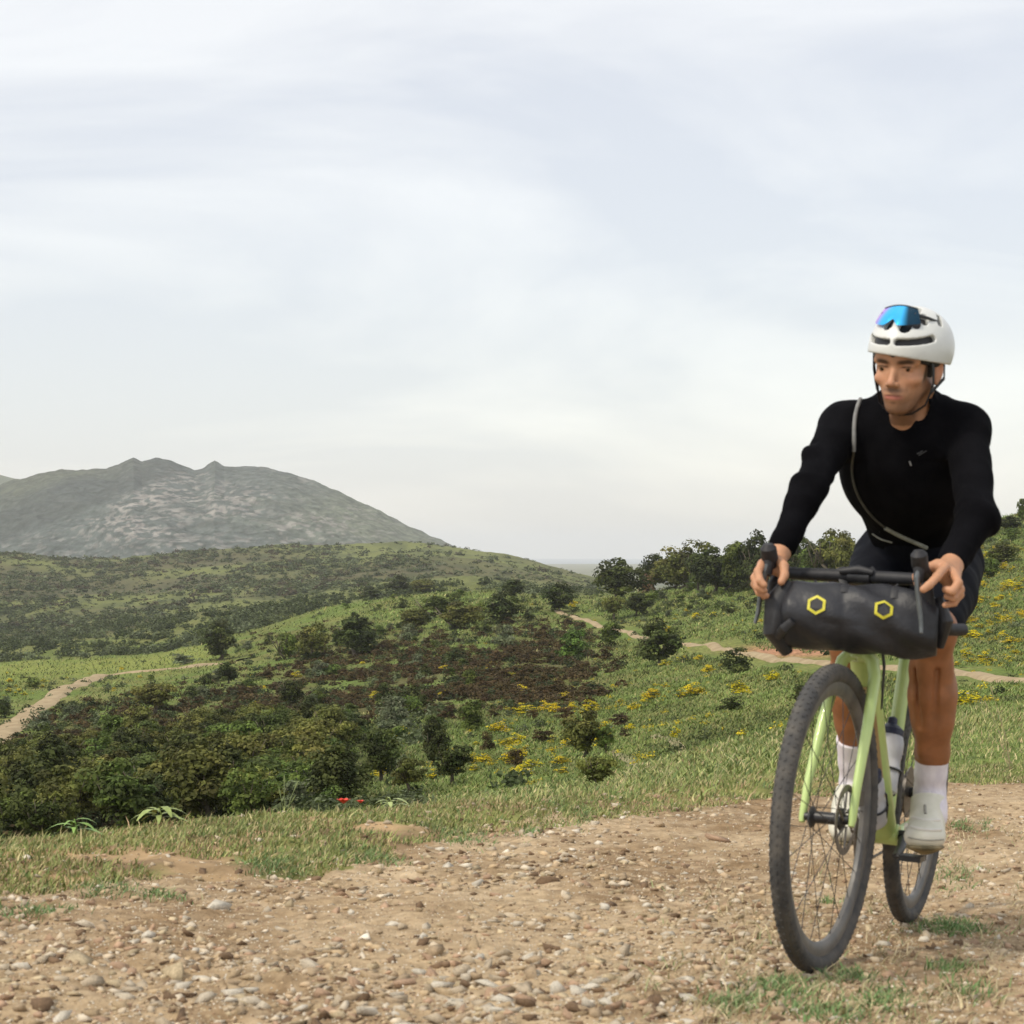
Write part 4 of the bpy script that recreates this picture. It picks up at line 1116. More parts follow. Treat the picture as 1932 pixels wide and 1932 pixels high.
# ------------------------------------------------------------------ the bicycle
# local frame: x forward, y to the rider's left, z up, origin on the ground below the rear axle
LEAN = math.radians(4.0)
FC = P(1540, 1835, 5.0); RC = P(1712, 1740, 5.97)       # tyre contact points
fw = unit(FC - RC); l0 = unit(np.cross([0, 0, 1.0], fw)); u0 = np.cross(fw, l0)
LFT = l0 * math.cos(LEAN) - u0 * math.sin(LEAN); UPV = u0 * math.cos(LEAN) + l0 * math.sin(LEAN)
WB = float(np.linalg.norm(FC - RC))
BM = np.stack([fw, LFT, UPV], 1)
def W(x, y, z): return RC + BM @ np.array([x, y, z], float)
WM = Matrix([[*map(float, BM[i]), float(RC[i])] for i in range(3)] + [[0, 0, 0, 1]])
WR = 0.350; TR = 0.0215       # outer wheel radius, tyre radius
FA = V3((WB, 0, WR)); RA = V3((0, 0, WR)); BB = V3((0.43, 0, 0.272))
sa = math.radians(71.5); SD = V3((-math.cos(sa), 0, math.sin(sa)))      # steering axis, upwards
S0 = V3((WB - 0.050 / math.sin(sa), 0, WR))                             # axis at axle height
def SA(z): return S0 + SD * ((z - WR) / SD[2])
STEER = math.radians(-4.5)
def steer(v):
    v = np.atleast_2d(np.asarray(v, float)); q = v - S0; k = SD; c, s = math.cos(STEER), math.sin(STEER)
    return S0 + q * c + np.cross(np.broadcast_to(k, q.shape), q) * s + np.outer(q @ k, k) * (1 - c)
def SW(x, y, z): return W(*steer([(x, y, z)])[0])

bike = empty('bicycle'); bike.matrix_world = WM
tag(bike, 'lime green gravel bicycle with black tyres being ridden along the dirt road', 'bicycle')
m_lime = noisy('lime_paint', (0.46, 0.61, 0.21), (0.52, 0.66, 0.24), scale=18, rough=0.35, spec=0.5, coat=0.3)
m_dust_shade = noisy('dusty_shaded_lime_paint', (0.40, 0.27, 0.11), (0.30, 0.19, 0.08), scale=14, rough=0.55)
m_tyre = noisy('tyre_rubber', (0.050, 0.050, 0.050), (0.100, 0.092, 0.080), scale=26, rough=0.85, bump=0.35, bscale=160, dist=0.002)
m_rim = noisy('carbon_rim', (0.075, 0.075, 0.075), (0.14, 0.13, 0.115), scale=20, rough=0.45)
m_blk = noisy('black_alloy', (0.014, 0.014, 0.015), (0.03, 0.03, 0.032), scale=30, rough=0.4)
m_rub = noisy('black_rubber', (0.010, 0.010, 0.012), (0.020, 0.020, 0.023), scale=40, rough=0.6, bump=0.3, bscale=300, dist=0.001)
m_steel = noisy('steel', (0.42, 0.42, 0.42), (0.55, 0.55, 0.55), scale=40, rough=0.3, metal=1.0)
m_chain = noisy('chain_steel', (0.12, 0.11, 0.10), (0.22, 0.20, 0.18), scale=80, rough=0.45, metal=0.8)
m_grey = noisy('grey_alloy', (0.09, 0.10, 0.10), (0.15, 0.16, 0.16), scale=40, rough=0.35, metal=0.5)

# frame: one welded thing, tapering tubes
fr = MB()
HB, HT = SA(0.735), SA(0.862)
fr.tube([HB + SD * -0.012, HB + SD * 0.02, HT - SD * 0.02, HT], [0.026, 0.024, 0.023, 0.025], 20)
ST = V3((0.275, 0, 0.785)); RS = V3((0.0, 0, WR))
fr.tube([SA(0.765), lerp_ := (SA(0.765) * .6 + BB * .4), BB + V3((0.01, 0, 0.01))], [0.029, 0.030, 0.034], 20, flat=1.12)
fr.tube([SA(0.840), (SA(0.84) + ST) / 2, ST], [0.022, 0.019, 0.016], 18, flat=1.25)
fr.tube([BB, (BB + ST) / 2, ST + unit(ST - BB) * 0.03], [0.026, 0.019, 0.018], 18)
fr.lathe(BB - V3((0, 0.043, 0)), (0, 1, 0), [(0, 0.024), (0.004, 0.027), (0.082, 0.027), (0.086, 0.024)], 24)
for s in (-1, 1):
    fr.tube([BB + V3((-0.02, 0.028 * s, 0)), V3((0.28, 0.036 * s, 0.285)), V3((0.06, 0.062 * s, 0.335)), V3((0.0, 0.066 * s, 0.35))], [0.014, 0.012, 0.010, 0.012], 12)
    fr.tube([ST + V3((-0.01, 0.014 * s, -0.06)), V3((0.16, 0.044 * s, 0.58)), V3((0.03, 0.062 * s, 0.39)), V3((0.0, 0.066 * s, 0.35))], [0.010, 0.009, 0.008, 0.010], 12)
fr.build('frame', m_lime, bike)
MB().tube([SA(0.765) * .8 + BB * .2 + V3((0.024, 0, -0.022)), SA(0.765) * .15 + BB * .85 + V3((0.026, 0, -0.026))], [0.022, 0.026], 14, flat=1.1).build('down_tube_shaded_side', m_dust_shade, bike)  # dusty side of the tube, its shade and mirrored ground painted in brown
# fork
fk = MB()
CRN = SA(0.722)
fk.tube([SA(0.735), CRN, CRN - SD * 0.012], [0.024, 0.026, 0.023], 20)
for s in (-1, 1):
    sh = CRN + V3((0.004, 0.036 * s, -0.014))
    fk.tube([CRN + V3((0, 0.004 * s, 0.0)), CRN + V3((0.002, 0.022 * s, 0.000)), sh, CRN + V3((0.012, 0.046 * s, -0.05)),
             (CRN + FA) / 2 + V3((-0.014, 0.054 * s, 0.03)), FA + V3((-0.028, 0.058 * s, 0.075)), FA + V3((-0.004, 0.058 * s, 0.0)), FA + V3((0.001, 0.058 * s, -0.014))],
            [0.019, 0.020, 0.019, 0.0175, 0.0155, 0.0125, 0.0115, 0.008], 16, flat=0.80, up=(1, 0, 0))
fk.build('fork', m_lime, bike, T=steer)

def wheel(ax, T, disc_side=1, rear=False):
    """rim carries tyre, hub, spokes, rotor"""
    n = 72; ring = lambda R, y=0: [ax + V3((R * math.cos(a), y, R * math.sin(a))) for a in np.linspace(0, 2 * math.pi, n, endpoint=False)]
    rim = MB(); vs = []; fs = []
    prof = [(0.311, 0.011), (0.300, 0.0115), (0.286, 0.009), (0.279, 0.004), (0.279, -0.004), (0.286, -0.009), (0.300, -0.0115), (0.311, -0.011), (0.306, 0)]
    m = len(prof)
    for i in range(n):
        a = 2 * math.pi * i / n
        for (R, y) in prof: vs.append(ax + V3((R * math.cos(a), y, R * math.sin(a))))
    for i in range(n):
        for k in range(m):
            i2, k2 = (i + 1) % n, (k + 1) % m
            fs.append((i * m + k, i2 * m + k, i2 * m + k2, i * m + k2))
    rim.add(vs, fs)
    ro = rim.build('wheel', m_rim, bike, T=T, auto=50)
    ty = MB(); ty.tube(ring(WR - TR), TR, 18, closed=True, up=(0, 1, 0)); ty.build('tyre', m_tyre, ro, T=T)
    # tread knobs, standing proud of the casing (joined: several hundred)
    kb = MB()
    for i in range(108):
        a = 2 * math.pi * i / 108
        for y_, off in ((-0.013, 0.5), (0.013, 0.0), (-0.0185, 0.0), (0.0185, 0.5), (0.0, 0.25)):
            aa = a + off * 2 * math.pi / 108
            t = math.asin(max(-1, min(1, y_ / TR))); R = WR - TR + TR * math.cos(t) + 0.0006
            rad = V3((math.cos(aa), 0, math.sin(aa))); tan = V3((-math.sin(aa), 0, math.cos(aa))); nr = rad * math.cos(t) + V3((0, 1, 0)) * math.sin(t)
            bi = np.cross(tan, nr)
            kb.box(ax + rad * (R) + V3((0, y_, 0)), (0.0060, 0.0045, 0.0018), np.stack([tan, bi, nr], 1))
    k_ = kb.build('tread_knobs', m_tyre, ro, T=T, smooth=False); k_['kind'] = 'stuff'
    hub = MB()
    hub.lathe(ax - V3((0, 0.052, 0)), (0, 1, 0), [(0, 0.009), (0.012, 0.010), (0.014, 0.023), (0.020, 0.024), (0.026, 0.014), (0.078, 0.014), (0.084, 0.026), (0.090, 0.026), (0.092, 0.012), (0.104, 0.010)], 24)
    hub.build('hub', m_blk, ro, T=T)
    for i in range(24):
        a0 = 2 * math.pi * i / 24; s = 1 if i % 2 else -1; cross = (1 if (i // 2) % 2 else -1) * 1.35
        h = ax + V3((0.023 * math.cos(a0 + cross), 0.034 * s, 0.023 * math.sin(a0 + cross)))
        e_ = ax + V3((0.281 * math.cos(a0), 0.0, 0.281 * math.sin(a0)))
        MB().tube([h, e_], 0.0010, 5).build('spoke', m_blk, ro, T=T)
    rt = MB()
    y0 = 0.044 * disc_side
    for i in range(36):
        a, b = 2 * math.pi * i / 36, 2 * math.pi * (i + 1) / 36
        vs = []
        for (aa) in (a, b):
            for (R, y) in ((0.080, y0 - 0.0009), (0.080, y0 + 0.0009), (0.064, y0 + 0.0009), (0.064, y0 - 0.0009)):
                vs.append(ax + V3((R * math.cos(aa), y, R * math.sin(aa))))
        rt.add(vs, [(0, 1, 5, 4), (1, 2, 6, 5), (2, 3, 7, 6), (3, 0, 4, 7)])
    for i in range(6):
        a = 2 * math.pi * i / 6
        rt.tube([ax + V3((0.018 * math.cos(a), y0, 0.018 * math.sin(a))), ax + V3((0.066 * math.cos(a + 0.5), y0, 0.066 * math.sin(a + 0.5)))], 0.0028, 6)
    rt.build('brake_disc', m_chain, ro, T=T)
    return ro
w1 = wheel(FA, steer); w1['label'] = 'front wheel'
w2 = wheel(RA, None, rear=True); w2['label'] = 'rear wheel'
MB().box(FA + V3((-0.07, 0.047, 0.045)), (0.045, 0.022, 0.035)).build('brake_caliper', m_blk, bike, T=steer)
MB().box(RA + V3((0.075, 0.050, 0.03)), (0.045, 0.022, 0.035)).build('brake_caliper', m_blk, bike)
# drivetrain
cr_ang = math.radians(-12)                     # left crank points forward and slightly down
def crank(s, ang):
    e_ = BB + V3((0.170 * math.cos(ang), 0.0, 0.170 * math.sin(ang)))
    m = MB().tube([BB + V3((0, 0.060 * s, 0)), (BB + e_) / 2 + V3((0, 0.068 * s, 0)), e_ + V3((0, 0.074 * s, 0))], [0.017, 0.012, 0.012], 12, flat=0.6, up=(0, 1, 0))
    m.tube([BB + V3((0, 0.03 * s, 0)), BB + V3((0, 0.072 * s, 0))], 0.014, 12)
    c_ = m.build('crank', m_blk, bike)
    pd = MB().tube([e_ + V3((0, 0.074 * s, 0)), e_ + V3((0, 0.135 * s, 0))], 0.0065, 8)
    pd.box(e_ + V3((0, 0.112 * s, 0.0)), (0.066, 0.052, 0.014))
    pd.build('pedal', m_blk, bike)
    return e_ + V3((0, 0.112 * s, 0))
PL = crank(1, cr_ang); PR = crank(-1, cr_ang + math.pi)
cg = MB(); cg.lathe(BB + V3((0, -0.047, 0)), (0, -1, 0), [(0, 0.030), (0, 0.080), (0.003, 0.083), (0.006, 0.080), (0.006, 0.030)], 48); cg.build('chainring', m_blk, bike)
cs = MB()
for i, R in enumerate((0.070, 0.064, 0.058, 0.052, 0.046, 0.040, 0.034, 0.028, 0.022)):
    cs.lathe(RA + V3((0, -0.022 - 0.004 * i, 0)), (0, -1, 0), [(0, R), (0.002, R)], 32)
cs.build('cassette', m_chain, bike)
ch = MB(); cc = []
for a in np.linspace(-math.pi / 2, math.pi / 2, 14): cc.append(BB + V3((0.084 * math.cos(a), -0.050, 0.084 * math.sin(a))))
for t in np.linspace(0.1, 0.9, 8): cc.append(BB * (1 - t) + RA * t + V3((0, -0.046, 0.084 * (1 - t) + 0.04 * t)))
for a in np.linspace(math.pi / 2, 1.4 * math.pi, 10): cc.append(RA + V3((0.042 * math.cos(a), -0.040, 0.042 * math.sin(a))))
cc += [RA + V3((0.02, -0.042, -0.075)), RA + V3((-0.015, -0.044, -0.13)), RA + V3((0.03, -0.046, -0.155))]
for t in np.linspace(0.85, 0.15, 6): cc.append(BB * (1 - t) + RA * t + V3((0, -0.048, -0.084 * (1 - t) - 0.145 * t)))
ch.tube(cc, 0.0042, 6, closed=True); ch.build('chain', m_chain, bike)
dr = MB(); dr.tube([RA + V3((-0.01, -0.068, -0.03)), RA + V3((0.0, -0.066, -0.075)), RA + V3((-0.01, -0.056, -0.13)), RA + V3((0.03, -0.05, -0.155))], [0.010, 0.014, 0.008, 0.006], 8)
dr.build('derailleur', m_blk, bike)
# seat post, saddle
MB().tube([ST, V3((0.243, 0, 0.905))], 0.0136, 14).build('seatpost', m_blk, bike)
sd = MB(); xs = np.linspace(0.08, 0.355, 12)
sd.tube([V3((x_, 0, 0.925 + 0.012 * math.cos((x_ - 0.2) * 9))) for x_ in xs], [0.012 + 0.012 * math.sin(math.pi * min(1, i / 9)) for i in range(12)], 16, up=(0, 0, 1),
        flat=1.0)
sdv = np.array(sd.v); t_ = np.clip((0.30 - sdv[:, 0]) / 0.16, 0, 1); sdv[:, 1] *= 1.2 + 2.0 * t_; sd.v = [tuple(q) for q in sdv]
sd.build('saddle', m_blk, bike)
# stem, handlebar, hoods, levers
BC = V3((0.885, 0, 0.905))           # bar centre
st = MB(); st.tube([HT, SA(0.905)], 0.018, 16); st.tube([SA(0.890), (SA(0.89) + BC) / 2, BC], [0.018, 0.015, 0.018], 14); st.tube([BC + V3((0, -0.026, 0)), BC + V3((0, 0.026, 0))], 0.021, 16)
st.build('stem', m_blk, bike, T=steer)
HW = 0.178
hb = MB()
def bar_side(s):
    return [BC, BC + V3((0, 0.07 * s, 0)), BC + V3((0, (HW - 0.035) * s, 0)), BC + V3((0.022, (HW - 0.006) * s, 0.0)), BC + V3((0.060, HW * s, -0.002)), BC + V3((0.082, (HW + 0.004) * s, -0.028)),
            BC + V3((0.078, (HW + 0.012) * s, -0.068)), BC + V3((0.045, (HW + 0.020) * s, -0.104)), BC + V3((-0.005, (HW + 0.040) * s, -0.112)), BC + V3((-0.060, (HW + 0.056) * s, -0.110))]
for s in (-1, 1): hb.tube(bar_side(s), [0.0155] * 2 + [0.0145] * 8, 12)
hb.build('handlebar', m_rub, bike, T=steer)
for s in (-1, 1):
    h0 = BC + V3((0.050, HW * s, 0.002))
    hd = MB().tube([h0 - V3((0.01, 0, 0)), h0 + V3((0.03, 0, 0.008)), h0 + V3((0.065, 0, 0.013)), h0 + V3((0.088, 0, 0.030)), h0 + V3((0.100, 0, 0.050)), h0 + V3((0.102, 0, 0.060))],
                   [0.016, 0.017, 0.0185, 0.0210, 0.0205, 0.012], 16, flat=0.92, up=(0, 0, 1))
    hd.tube([h0 + V3((0.088, 0, 0.040)), h0 + V3((0.097, 0, -0.012))], [0.018, 0.0125], 12, flat=0.85)
    ho = hd.build('brake_hood', m_rub, bike, T=steer)
    MB().tube([h0 + V3((0.100, 0, 0.014)), h0 + V3((0.112, 0.001 * s, -0.004)), h0 + V3((0.112, 0.008 * s, -0.055)), h0 + V3((0.106, 0.014 * s, -0.100)), h0 + V3((0.112, 0.018 * s, -0.126))],
              [0.006, 0.0085, 0.0075, 0.0065, 0.0050], 10, flat=0.8, up=(1, 0, 0)).build('brake_lever', m_grey, ho, T=steer)
# hoses in front of the head tube
for s in (-1, 1):
    MB().tube([BC + V3((0.03, 0.10 * s, -0.015)), BC + V3((0.06, 0.05 * s, -0.06)), SA(0.80) + V3((0.06, 0.02 * s, 0)), SA(0.74) + V3((0.035, 0.03, 0.01)), SA(0.70) + V3((-0.02, 0.032, 0))], 0.0028, 7).build('brake_hose', m_rub, bike, T=steer)
# a black pouch strap hanging from the bag past the head tube
MB().tube([SA(0.80) + V3((0.03, 0.045, 0)), SA(0.70) + V3((-0.02, 0.060, 0.0)), SA(0.60) + V3((-0.10, 0.052, 0.0))], [0.010, 0.009, 0.006], 8, flat=0.4).build('cable_guide', m_rub, bike)

def along(a, b, t): return a * (1 - t) + b * t
# bottle cages (parts) and bottles (things)
m_bot = noisy('clear_bottle', (0.62, 0.62, 0.64), (0.42, 0.43, 0.47), scale=14, rough=0.35)
m_navy = noisy('navy_cap', (0.012, 0.016, 0.040), (0.02, 0.026, 0.06), scale=30, rough=0.45)
def bottle(a, b, off, t0, label):
    d = unit(b - a); c0 = along(a, b, t0) + off
    e_ = empty('water_bottle'); e_.matrix_world = WM; tag(e_, label, 'water bottle')
    MB().lathe(c0, d, [(0, 0.030), (0.006, 0.035), (0.07, 0.0365), (0.078, 0.0335), (0.092, 0.0335), (0.10, 0.0365), (0.135, 0.0365), (0.150, 0.032)], 28).build('bottle_body', m_bot, e_)
    MB().lathe(c0 + d * 0.150, d, [(0, 0.033), (0.016, 0.033), (0.022, 0.026), (0.030, 0.016)], 24).build('bottle_cap', m_navy, e_)
    MB().lathe(c0 + d * 0.180, d, [(0, 0.013), (0.016, 0.012), (0.020, 0.007)], 16).build('bottle_nozzle', m_navy, e_)
    mb = MB()
    for s in (-1, 1):
        mb.tube([c0 + d * -0.01 - off * 0.5, c0 + d * 0.0 + V3((0, 0.030 * s, 0)), c0 + d * 0.06 + V3((0, 0.040 * s, 0)), c0 + d * 0.10 + V3((0, 0.040 * s, 0)), c0 + d * 0.12 - off * 0.4], 0.0028, 7)
    mb.tube([c0 + d * 0.06 + V3((0, 0.040 * math.cos(t), 0)) + unit(off) * 0.040 * math.sin(t) for t in np.linspace(-0.2, math.pi + 0.2, 12)], 0.003, 7)
    mb.build('bottle_cage', m_blk, bike)
dtp, dtd = SA(0.765), BB
bottle(BB, dtp, np.cross(unit(dtp - BB), V3((0, 1, 0))) * -0.066, 0.16, 'white water bottle with navy cap in the cage above the down tube')
bottle(BB, ST, V3((0.060, 0, 0.02)), 0.16, 'greyish water bottle in the cage on the seat tube, half behind the other')

# ------------------------------------------------------------------ handlebar bag
bag = empty('handlebar_bag'); tag(bag, 'dark grey roll bag with two yellow hexagons strapped under the handlebar', 'bag')
m_bag = noisy('bag_fabric', (0.012, 0.013, 0.016), (0.026, 0.027, 0.032), scale=9, rough=0.48, bump=0.7, bscale=14, dist=0.012, spec=0.42)
m_bag2 = noisy('bag_black_fabric', (0.010, 0.010, 0.012), (0.020, 0.020, 0.022), scale=12, rough=0.55, bump=0.4, bscale=30, dist=0.006)
m_yel = noisy('yellow_print', (0.55, 0.50, 0.03), (0.66, 0.60, 0.06), scale=50, rough=0.5)
BA, BB2 = P(1478, 1159, 5.115), P(1770, 1179, 5.035)       # ends of the roll
bax = unit(BB2 - BA); bl = float(np.linalg.norm(BB2 - BA)); bup = unit(V3((0, 0, 1)) - bax * bax[2]); bfr = unit(np.cross(bax, bup)) ; bfr = bfr if bfr[1] < 0 else -bfr
def bag_r(t, a):
    """radius of the roll: t 0..1 along, a angle (0 = front, pi/2 = up)"""
    r_ = 0.0745 * (1 - 0.06 * abs(2 * t - 1) ** 3)
    r_ *= 1 + 0.06 * math.sin(a) ** 2
    for tc_ in (0.40, 0.72):   # the straps pull it in a little
        r_ -= 0.0035 * math.exp(-((t - tc_) / 0.035) ** 2) * max(0.0, 1.0)
    r_ += 0.0050 * math.sin(7.3 * t + 2.2 * a) * math.sin(3 * a + 4 * t) + 0.003 * math.sin(19 * t + 5 * a)
    if t > 0.82: r_ -= 0.020 * ((t - 0.82) / 0.18) ** 2 * (0.6 + 0.4 * math.sin(a))
    if t < 0.06: r_ -= 0.014 * ((0.06 - t) / 0.06) ** 2
    return r_
def bag_p(t, a, d=0.0):
    r_ = bag_r(t, a) + d
    return BA + bax * (t * bl) + (bfr * math.cos(a) + bup * math.sin(a)) * r_
vs = []; fs = []; nt_, na_ = 60, 56
for i in range(nt_ + 1):
    for k in range(na_): vs.append(bag_p(i / nt_, 2 * math.pi * k / na_))
for i in range(nt_):
    for k in range(na_): k2 = (k + 1) % na_; fs.append((i * na_ + k, i * na_ + k2, (i + 1) * na_ + k2, (i + 1) * na_ + k))
c0 = len(vs); vs += [BA - bax * 0.004, BB2 + bax * 0.004]
fs += [(k, c0, (k + 1) % na_) for k in range(na_)] + [(nt_ * na_ + (k + 1) % na_, c0 + 1, nt_ * na_ + k) for k in range(na_)]
MB().add(vs, fs).build('bag_body', m_bag, bag, auto=0)
# rolled closures at both ends, buckled back
MB().tube([BA + bax * 0.006 + bup * 0.075 + bfr * 0.01, BA - bax * 0.016 + bup * 0.03 + bfr * 0.03, BA - bax * 0.016 - bup * 0.04 + bfr * 0.03, BA + bax * 0.016 - bup * 0.088 + bfr * 0.01], [0.014, 0.024, 0.024, 0.013], 12, flat=1.3).build('roll_closure', m_bag2, bag)
MB().tube([BB2 - bax * 0.004 + bup * 0.06, BB2 + bax * 0.012 + bup * 0.01 + bfr * 0.01, BB2 + bax * 0.004 - bup * 0.05], [0.012, 0.022, 0.012], 12, flat=1.5).build('roll_closure', m_bag2, bag)
MB().tube([BA + bax * 0.03 + bfr * 0.083 + bup * -0.012, BA + bax * 0.012 + bfr * 0.08 - bup * 0.03, BA - bax * 0.005 + bfr * 0.05 - bup * 0.05], [0.010, 0.012, 0.010], 10, flat=0.6).build('buckle', m_bag2, bag)
def find_ta(u, v):
    best = None
    for t in np.linspace(0.05, 0.95, 91):
        for a in np.linspace(-0.6, 1.3, 96):
            q = to_px(bag_p(t, a)); d_ = (q[0] - u) ** 2 + (q[1] - v) ** 2
            if best is None or d_ < best[0]: best = (d_, t, a)
    return best[1], best[2]
for (u_, v_) in ((1539, 1142), (1668, 1149)):
    t0, a0 = find_ta(u_, v_)
    def hexa(R, d): return [bag_p(t0 + R * math.cos(q) / bl, a0 + R * math.sin(q) / 0.079, d) for q in [math.pi / 6 + i * math.pi / 3 for i in range(6)]]
    o6, i6 = hexa(0.0235, 0.0035), hexa(0.0165, 0.0035); o6b, i6b = hexa(0.0235, -0.002), hexa(0.0165, -0.002)
    ring = MB(); vs = o6 + i6 + o6b + i6b; fs = []
    for k in range(6):
        k2 = (k + 1) % 6
        fs += [(k, k2, 6 + k2, 6 + k), (k, 12 + k, 12 + k2, k2), (6 + k, 6 + k2, 18 + k2, 18 + k)]
    ring.add(vs, fs).build('hexagon_mark', m_yel, bag, smooth=False)
    MB().add(hexa(0.0166, 0.0030), [(0, 1, 2, 3, 4, 5)]).build('hexagon_patch', m_bag2, bag, smooth=False)
for tc_ in (0.40, 0.72):
    ps = [bag_p(tc_, a, 0.001) for a in np.linspace(0.9, 2.6, 14)]
    MB().tube(ps + [SW(0.885, 0.02 if tc_ > .5 else -0.05, 0.925)], 0.010, 8, flat=0.15, up=bax).build('strap', m_bag2, bag)
# small pouch and computer mount above the bag
MB().tube([SW(0.90, -0.045, 0.915), SW(0.90, 0.0, 0.920), SW(0.90, 0.035, 0.915)], [0.008, 0.012, 0.008], 12).build('mount', m_bag2, bag)
# ------------------------------------------------------------------ the rider
class Vol:
    """signed distance grid with smooth unions, turned into one continuous surface"""
    def __init__(s, lo, hi, h):
        s.h = h; s.lo = V3(lo); s.ax = [np.arange(lo[k], hi[k] + h, h).astype(np.float32) for k in range(3)]
        s.D = np.full([len(a) for a in s.ax], 0.5, dtype=np.float32)
    def _box(s, lo, hi):
        sl = []
        for k in range(3):
            a = int(np.clip(math.floor((lo[k] - s.lo[k]) / s.h), 0, len(s.ax[k]) - 1)); b = int(np.clip(math.ceil((hi[k] - s.lo[k]) / s.h) + 1, a + 1, len(s.ax[k])))
            sl.append(slice(a, b))
        return tuple(sl)
    def _pts(s, sl):
        return s.ax[0][sl[0]][:, None, None], s.ax[1][sl[1]][None, :, None], s.ax[2][sl[2]][None, None, :]
    def _mix(s, sl, d, k, sub):
        D = s.D[sl]
        if sub: D, d = -D, d
        if k <= 0: r_ = np.minimum(D, d)
        else:
            h = np.clip(0.5 + 0.5 * (D - d) / k, 0, 1); r_ = D + (d - D) * h - k * h * (1 - h)
        s.D[sl] = -r_ if sub else r_
    def cap(s, a, b, ra, rb, k=0.01, sub=False):
        a, b = V3(a), V3(b); m = max(ra, rb) + k + 0.02
        sl = s._box(np.minimum(a, b) - m, np.maximum(a, b) + m); x, y, z = s._pts(sl)
        ab = b - a; L2 = max(1e-9, float(ab @ ab))
        t = np.clip(((x - a[0]) * ab[0] + (y - a[1]) * ab[1] + (z - a[2]) * ab[2]) / L2, 0, 1)
        d = np.sqrt((x - a[0] - ab[0] * t) ** 2 + (y - a[1] - ab[1] * t) ** 2 + (z - a[2] - ab[2] * t) ** 2) - (ra + (rb - ra) * t)
        s._mix(sl, d.astype(np.float32), k, sub)
    def chain(s, pts, rs, k=0.01):
        for i in range(len(pts) - 1): s.cap(pts[i], pts[i + 1], rs[i], rs[i + 1], k)
    def ell(s, c, r_, R=None, k=0.01, sub=False):
        c = V3(c); m = max(r_) + k + 0.02; sl = s._box(c - m, c + m); x, y, z = s._pts(sl)
        x = x - c[0]; y = y - c[1]; z = z - c[2]
        if R is None: R = np.eye(3)
        q = [(x * R[0, i] + y * R[1, i] + z * R[2, i]) / r_[i] for i in range(3)]
        k0 = np.sqrt(q[0] ** 2 + q[1] ** 2 + q[2] ** 2) + 1e-6
        k1 = np.sqrt((q[0] / r_[0]) ** 2 + (q[1] / r_[1]) ** 2 + (q[2] / r_[2]) ** 2) + 1e-6
        d = k0 * (k0 - 1) / k1
        s._mix(sl, d.astype(np.float32), k, sub)
    def plane_cut(s, c, n):
        """removes everything on the side n points to"""
        n = unit(n); x, y, z = s._pts((slice(None),) * 3)
        d = (x - c[0]) * n[0] + (y - c[1]) * n[1] + (z - c[2]) * n[2]
        s.D = np.maximum(s.D, d.astype(np.float32))
    def mesh(s):
        D = s.D; I = D < 0
        nx, ny, nz = D.shape
        cnt = np.zeros((nx - 1, ny - 1, nz - 1), np.int8)
        for i in (0, 1):
            for j in (0, 1):
                for k in (0, 1): cnt += I[i:nx - 1 + i, j:ny - 1 + j, k:nz - 1 + k]
        act = (cnt > 0) & (cnt < 8); ci = np.argwhere(act)
        idx = np.full(act.shape, -1, np.int32); idx[act] = np.arange(len(ci))
        acc = np.zeros((len(ci), 3)); w = np.zeros(len(ci))
        cor = [(i, j, k) for i in (0, 1) for j in (0, 1) for k in (0, 1)]
        vals = {c: D[ci[:, 0] + c[0], ci[:, 1] + c[1], ci[:, 2] + c[2]] for c in cor}
        for c in cor:
            for ax in range(3):
                if c[ax] == 0:
                    c2 = list(c); c2[ax] = 1; c2 = tuple(c2)
                    a, b = vals[c], vals[c2]; m = (a < 0) != (b < 0)
                    t = np.where(m, a / np.where(np.abs(a - b) < 1e-12, 1, a - b), 0)
                    p = np.tile(np.array(c, float), (len(ci), 1)); p[:, ax] = t
                    acc += p * m[:, None]; w += m
        v = s.lo + (ci + acc / np.maximum(w, 1)[:, None]) * s.h
        F_ = []
        for ax in range(3):
            o1, o2 = [(1, 2), (2, 0), (0, 1)][ax]
            sl0 = [slice(None)] * 3; sl1 = [slice(None)] * 3
            sl0[ax] = slice(0, -1); sl1[ax] = slice(1, None)
            e0, e1 = I[tuple(sl0)], I[tuple(sl1)]
            cr_ = np.argwhere(e0 != e1)
            ok = np.ones(len(cr_), bool)
            for o in (o1, o2): ok &= (cr_[:, o] > 0) & (cr_[:, o] < D.shape[o] - 1)
            cr_ = cr_[ok]; ins = e0[cr_[:, 0], cr_[:, 1], cr_[:, 2]]
            def cell(a, b):
                q = cr_.copy(); q[:, o1] += a; q[:, o2] += b
                return idx[q[:, 0], q[:, 1], q[:, 2]]
            q = np.stack([cell(-1, -1), cell(0, -1), cell(0, 0), cell(-1, 0)], 1)
            q[~ins] = q[~ins][:, ::-1]
            F_.append(q)
        f = np.concatenate(F_); f = f[(f >= 0).all(1)]
        return v, f
    def bake(s, name, mat, parent, colors=None, iters=1):
        v, f = s.mesh()
        for _ in range(iters):     # light smoothing takes the grid out of the surface
            nb = np.zeros_like(v); c = np.zeros(len(v))
            for a in range(4):
                b = (a + 1) % 4
                for (p_, q_) in ((a, b), (b, a)):
                    np.add.at(nb, f[:, p_], v[f[:, q_]]); np.add.at(c, f[:, p_], 1)
            v = v * 0.5 + 0.5 * nb / np.maximum(c, 1)[:, None]
        cl = colors(v) if colors is not None else None
        return obj(name, mesh_from(name, v, f.astype(np.int32), True, cl), mat, parent)

person = empty('person', tuple(W(0.43, 0, 0.272)))
bpy.context.view_layer.update()
tag(person, 'young man in white helmet and black long sleeve jersey riding the green bicycle', 'person')
PINV = Matrix.Translation(-Vector(person.location))
def wear(o):           # built in world coordinates, kept where it is under the person
    o.parent = person; o.matrix_parent_inverse = PINV; return o

